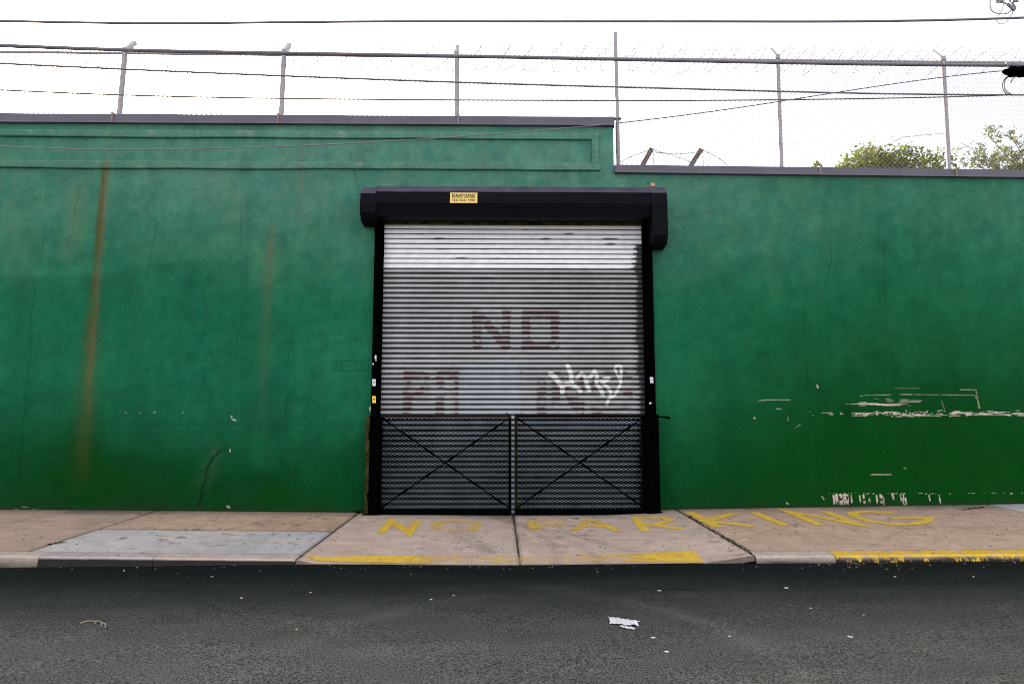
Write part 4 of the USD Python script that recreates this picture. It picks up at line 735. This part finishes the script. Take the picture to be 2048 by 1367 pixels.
T2 = 9.0; q = on_y(2110, 600, T2); t2 = thing('sparse_tree', 'sparse airy tree with bare twigs at the right end of the parapet', 'tree', (q[0], T2, -.42), group='trees behind the wall'); base = np.array([q[0], T2, -.5])
fork = on_y(2100, 420, T2); tw = [tube([base, (base + fork) / 2 + [.08, 0, 0], fork], [.14, .11, .08], 9)]; cs, rd = [], []
def sprig(a, b, r0, seed, nl):
    tw.append(limb(a, b, r0, .008, seed, 9, .05)); r = np.random.default_rng(seed)
    for k in range(nl):
        t = r.uniform(.3, 1.0); s = np.array(a) + (np.array(b) - a) * t; e = s + np.array([r.normal(0, .22), r.normal(0, .3), abs(r.normal(.16, .14))]); tw.append(limb(s, e, .008, .004, seed * 31 + k, 5, .02)); cs.append(e); rd.append(r.uniform(.06, .14)); cs.append((s + e) / 2); rd.append(.06)
for k, (u, v) in enumerate(((1925, 285), (1960, 275), (1945, 310), (1985, 285), (2010, 300), (2035, 285), (1915, 325), (1970, 320), (2060, 268), (2100, 280), (2000, 325), (2130, 270), (2040, 312), (2090, 310))): sprig(fork + np.array([0, .0, .1 * (k % 3)]), on_y(u, v, T2) + [0, rg.normal(0, .4), 0], .022, 40 + k, 13)
for pts in ([(2105, 410), (2050, 318), (2000, 322), (1960, 336)], [(2100, 420), (2048, 300), (1998, 316), (1975, 330)]): tw.append(tube(catenary([on_y(u, v, T2 - .3) for u, v in pts], 16), .014, 6))
part(t2, 'trunk', cat3(tw), M['bark']); part(t2, 'crown', leaves(cs, rd, 5200, .042, 9, 1.0), M['leaf_thin'])
q = on_y(1634, 420, TY); t3 = thing('young_tree', 'single small leafy tree tip peeping over the parapet left of the dense tree', 'tree', (q[0], TY, -.42), group='trees behind the wall'); tip = on_y(1634, 330, TY)
part(t3, 'trunk', tube([(q[0], TY, -.5), (q[0] + .05, TY, 4), tip], [.08, .06, .02], 7), M['bark']); part(t3, 'crown', leaves([tip + [0, 0, d] for d in (.05, -.2, -.5, -.9, -1.3)] + [tip + [.12, 0, -.1], tip + [-.14, 0, -.15]], [.12, .2, .35, .5, .6, .1, .1], 1500, .075, 10), M['leaf_dense'])

# ------------------------------------------------------------------ lettering and stripes painted on the pavement
def drape(poly, lift, wear, res=.035):
    polys = getattr(poly, 'geoms', [poly]); ms = []
    for g in polys:
        v, f = trimesh.creation.triangulate_polygon(g, engine='earcut'); m = trimesh.Trimesh(np.c_[v, np.zeros(len(v))], f); v, f = trimesh.remesh.subdivide_to_size(m.vertices, m.faces, res); ms.append(trimesh.Trimesh(v, f, process=False))
    m = cat3(ms); v = np.array(m.vertices); v[:, 2] = pave(v[:, 0], v[:, 1]) + lift; w = np.broadcast_to(wear(v[:, 0], v[:, 1]) if callable(wear) else wear, (len(v),)); return (v, np.array(m.faces)), np.stack([w, w, w], 1)
glyphs = [('N', [[(761.6, 1066), (783, 1041.5), (818, 1065), (836, 1041)]], .42, .95), ('O', [[(957, 1051), (945, 1059), (910, 1062), (878, 1059), (869, 1051), (880, 1044), (912, 1041), (946, 1044), (957, 1051)]], .545, 1.05), ('P', [[(1070, 1060), (1064, 1040.5), (1110, 1040), (1123, 1043), (1114, 1049), (1068, 1051)]], .555, 1.1),
          ('A', [[(1148, 1060), (1176, 1040), (1188, 1041), (1240, 1063)], [(1165, 1052), (1218, 1053)]], .505, .9), ('R', [[(1291, 1062), (1270, 1035), (1324, 1034), (1341, 1040), (1316, 1047), (1284, 1050)], [(1304, 1049), (1366, 1057)]], .42, .95),
          ('K', [[(1378, 1023.5), (1436, 1054)], [(1468, 1026.5), (1411, 1041.5), (1508, 1052)]], .36, 1.1), ('I', [[(1506, 1024), (1572, 1051)]], .35, 1.1), ('N', [[(1641, 1050), (1576, 1022.5), (1716, 1048.5), (1649, 1022)]], .35, 1.05), ('G', [[(1786, 1025), (1731, 1022.8), (1705, 1025.5), (1709, 1032), (1738, 1041.5), (1786, 1048.5), (1826, 1047.5), (1853, 1043), (1859, 1035), (1782, 1034.7)]], .35, 1.05)]
t = thing('pavement_lettering', 'worn yellow hand-painted NO PARKING lettering on the sidewalk before the gate', 'painted lettering', (0, -.9, 0))
for k, (ch, strokes, wear, wd) in enumerate(glyphs):
    sh = unary_union([LineString(gp(s)).buffer(.064 * wd, cap_style=2, join_style=2 if ch not in 'OPRG' else 1) for s in strokes])
    mesh, w = drape(sh, .0045, lambda x, y, wr=wear, k=k: wr - .05 + .22 * (fb(x, y, 2.5, 2.5, 300 + k) - .5)); part(t, 'letter', mesh, M['yellow_paint'], paint=w)
top = [(606, 1108), (812, 1110.3), (1022, 1110.5), (1230, 1108), (1312, 1104.5), (1388, 1101)]; bot = [(1410, 1125.5), (1250, 1126.5), (1022, 1127.5), (812, 1126), (700, 1124), (630, 1121)]
pg = Polygon(np.array([on_f(u, v, pave)[:2] for u, v in top + bot])); xl, xr = wx(0, 0), 0
ux = lambda u: float(on_f(u, 1116, pave)[0])
wearx = ([ux(606), ux(700), ux(800), ux(860), ux(940), ux(1040), ux(1120), ux(1230), ux(1270), ux(1310), ux(1410)], [.38, .34, .38, .49, .535, .555, .55, .525, .48, .42, .38])
mesh, w = drape(pg.buffer(0), .005, lambda x, y: np.interp(x, *wearx) + .12 * (fb(x, y, 4, 6, 320) - .5) + .10 * sstep(.05, .0, np.abs(y - XK) - .02))
solo('kerb_stripe', mesh, M['yellow_paint'], 'worn yellow stripe across the dropped kerb in front of the gate', 'painted stripe', paint=w)

# ------------------------------------------------------------------ litter, leaves and weeds
def lump(u, v, L, W, H, m, label, cat, seed, f=None, rot=0.0, name='litter_scrap', group='litter on the road'):
    p = on_f(u, v, f or roadz); L, W, H = L * .75, W * .75, H * .7; r = np.random.default_rng(seed); s = trimesh.creation.icosphere(1, 1.0); vv = s.vertices * (1 + .45 * (r.random((len(s.vertices), 1)) - .5)); vv = vv * [L / 2, W / 2, H / 2]; c, sn = math.cos(rot), math.sin(rot)
    vv = np.c_[vv[:, 0] * c - vv[:, 1] * sn, vv[:, 0] * sn + vv[:, 1] * c, vv[:, 2]] + p + [0, 0, H * .42]; tt_ = thing(name, label, cat, p, group); part(tt_, 'scrap', trimesh.Trimesh(vv, s.faces, process=False), m)
def crumple(px_, label, seed, m, name='paper_scrap', cat='litter', h=.012, f=roadz):
    """A folded sheet of paper: quads between two rows of points with lifted creases."""
    r = np.random.default_rng(seed); top_, bot_ = px_; n = 14; t = np.linspace(0, 1, n); A = catenary([on_f(u, v, f) for u, v in top_], n) if len(top_) > 2 else np.array([on_f(*top_[0], f) * (1 - s) + on_f(*top_[1], f) * s for s in t]); B = np.array([on_f(*bot_[0], f) * (1 - s) + on_f(*bot_[1], f) * s for s in t])
    rows = 6; P = np.zeros((rows, n, 3))
    for k in range(rows): P[k] = A + (B - A) * k / (rows - 1); P[k, :, 2] += .006 + h * (1 - abs(2 * k / (rows - 1) - 1)) + h * .9 * np.abs(r.normal(0, .5, n)); P[k, :, :2] += r.normal(0, .004, (n, 2))
    v, fa = grid(P); tt_ = thing(name, label, cat, A[0], group='litter on the road'); part(tt_, 'sheet', (np.vstack([v, v - [0, 0, .0015]]), np.vstack([fa, fa[:, ::-1] + len(v)])), m); return tt_
pt = crumple(([(1218, 1235), (1279, 1243)], [(1220, 1248), (1278, 1253)]), 'crumpled white paper wrapper lying on the road right of centre', 4, M['paper_white'], h=.012)
crumple(([(1240, 1252.5), (1270, 1257)], [(1241, 1254.5), (1271, 1260.5)]), 'narrow folded white strip just below the crumpled paper wrapper', 5, M['paper_white'], h=.008)
tw_ = thing('dry_twig', 'dry pale forked grass stem lying on the road at left', 'twig', on_f(160, 1247, roadz))
for pts in ([(160, 1247), (175, 1243.5), (192, 1243)], [(190, 1248), (193, 1243.5), (200, 1243), (204, 1248), (202, 1253)], [(204, 1246), (211, 1250), (210, 1256)]): part(tw_, 'stalk', tube([on_f(u, v, roadz) + [0, 0, .008 + .004 * (i % 2)] for i, (u, v) in enumerate(pts)], .0035, 5), M['dry_stem'])
for k, (u, v, L, W, mm, lab) in enumerate(((1700, 1273, .055, .03, 'paper_white', 'white paper bit, the farthest right on the lower road'), (1333, 1303, .040, .026, 'paper_white', 'small white lump on the road below the paper wrapper'), (1306, 1275, .05, .016, 'paper_grey', 'thin curled scrap just under the paper wrapper'), (1459, 1272.5, .03, .018, 'paper_grey', 'tan speck of litter right of the paper wrapper'),
        (593, 1258.5, .028, .02, 'sticker_yellow', 'tiny yellow scrap on the road at left of centre'), (1319, 1181, .055, .03, 'paper_grey', 'beige flat scrap on the road near the right driveway end'), (1572, 1175.5, .05, .02, 'paper_white', 'white strip of litter on the road below the letter K'), (1622, 1216, .035, .02, 'dry_stem', 'tan leaf bit on the road at right'),
        (1727, 1230, .03, .02, 'dry_stem', 'brownish leaf crumb on the right side of the road'), (862, 1198.5, .035, .02, 'paper_white', 'white fleck on the road below the left driveway half'), (907, 1190.5, .035, .016, 'paper_grey', 'pale fleck on the road below the letter O'), (483, 1195.5, .03, .026, 'paper_white', 'round white fleck on the road left of the driveway'),
        (621, 1184.5, .022, .02, 'paper_white', 'tiny white dot on the road under the driveway\'s left end'), (1790, 1153, .05, .02, 'dry_stem', 'tan sliver on the road under the yellow kerb'), (1947, 1153, .04, .016, 'paper_grey', 'grey sliver on the road at the far right'), (424, 1153, .07, .014, 'dry_stem', 'straw bit on the road below the grey slab'), (248, 1141, .03, .016, 'paper_grey', 'pale fleck close to the left kerb'))):
    lump(u, v, L, W, .012, M[mm], lab, 'litter', 60 + k, roadz, rot=.3 * (k % 5) - .5)
for k, (u, v, lab) in enumerate(((76, 1132, 'orange leaf against the dark kerb at far left'), (304, 1129.5, 'orange leaf at the kerb joint below the grey slab'))): lump(u, v, .05, .02, .02, M['orange_leaf'], lab, 'leaf', 90 + k, roadz, name='fallen_leaf', group='fallen leaves')
lump(594, 1022, .05, .02, .015, M['orange_leaf'], 'orange leaf at the wall foot left of the gate', 'leaf', 95, pave, name='fallen_leaf', group='fallen leaves')
cr = np.random.default_rng(8); V, Fc, n = [], [], 0                      # crumbs of broken kerb and grit along the gutter
for k in range(130):
    u = cr.uniform(0, 2048) if k > 50 else cr.normal(1700, 55); x = wx(u, 1125, XK); y = XK - abs(cr.exponential(.16 if k > 50 else .12)) - .02; s = trimesh.creation.icosphere(0, 1.0); sz = cr.uniform(.004, .010)
    V.append(s.vertices * sz * cr.uniform(.6, 1.3, 3) + [x, y, float(roadz(x, y)) + sz * .3]); Fc.append(s.faces + n); n += len(s.vertices)
solo('kerb_grit', (np.vstack(V), np.vstack(Fc)), M['grit'], 'pale grit and kerb crumbs scattered along the gutter', 'grit', kind='stuff')
V, Fc, n = [], [], 0
for k in range(520):                                                     # dark crumbs and gum on the pavement
    x, y = cr.uniform(-8, 8.5), -cr.uniform(.02, 2.7); s = trimesh.creation.icosphere(0, 1.0); sz = cr.uniform(.004, .012)
    V.append(s.vertices * [sz * cr.uniform(.8, 1.6), sz, .003] + [x, y, float(pave(x, y)) + .003]); Fc.append(s.faces + n); n += len(s.vertices)
solo('pavement_grit', (np.vstack(V), np.vstack(Fc)), M['joint_dirt'], 'dark crumbs and specks scattered over the sidewalk', 'grit', kind='stuff')
def weeds(spots, label, seed):
    r = np.random.default_rng(seed); V, Fc, n = [], [], 0
    for (x, y, k, hgt) in spots:
        for _ in range(k):
            a = r.uniform(0, 6.28); b = np.array([x + r.normal(0, .02), y + r.normal(0, .01), float(pave(x, min(y, 0))) - .01]); tip = b + [math.cos(a) * hgt * .6, math.sin(a) * hgt * .4 - .01, hgt * r.uniform(.5, 1.1)]; w = np.array([-math.sin(a), math.cos(a), 0]) * .006; mid = (b + tip) / 2 + [0, 0, hgt * .15]
            V += [b - w, b + w, mid - w, mid + w, tip]; Fc += [[n, n + 1, n + 3], [n, n + 3, n + 2], [n + 2, n + 3, n + 4]]; n += 5
    solo('weeds', (np.array(V), np.array(Fc)), M['weed'], label, 'weeds', kind='stuff')
sp1 = on_f(99, 1088, pave); j3p = [(float(j3(y)), y, 7, .030) for y in np.linspace(-.5, -2.6, 26)]; e1 = on_f(719, 1023, pave)
weeds([(e1[0] + .02 * k, -.02 - .01 * k, 12, .05) for k in range(-3, 4)], 'small weeds at the foot of the wall left of the gate', 1)
weeds([(sp1[0] + .03 * k, sp1[1] + .03 * k, 10, .03) for k in range(4)], 'moss tuft in the joint beside the grey slab', 2)
weeds(j3p, 'low moss and weeds along the right driveway joint', 3)
e2 = on_f(1950, 1016, pave); weeds([(e2[0] + .05 * k, e2[1] + .02 * k, 10, .03) for k in range(-5, 4)], 'green weeds in the joint of the far right slab', 4)
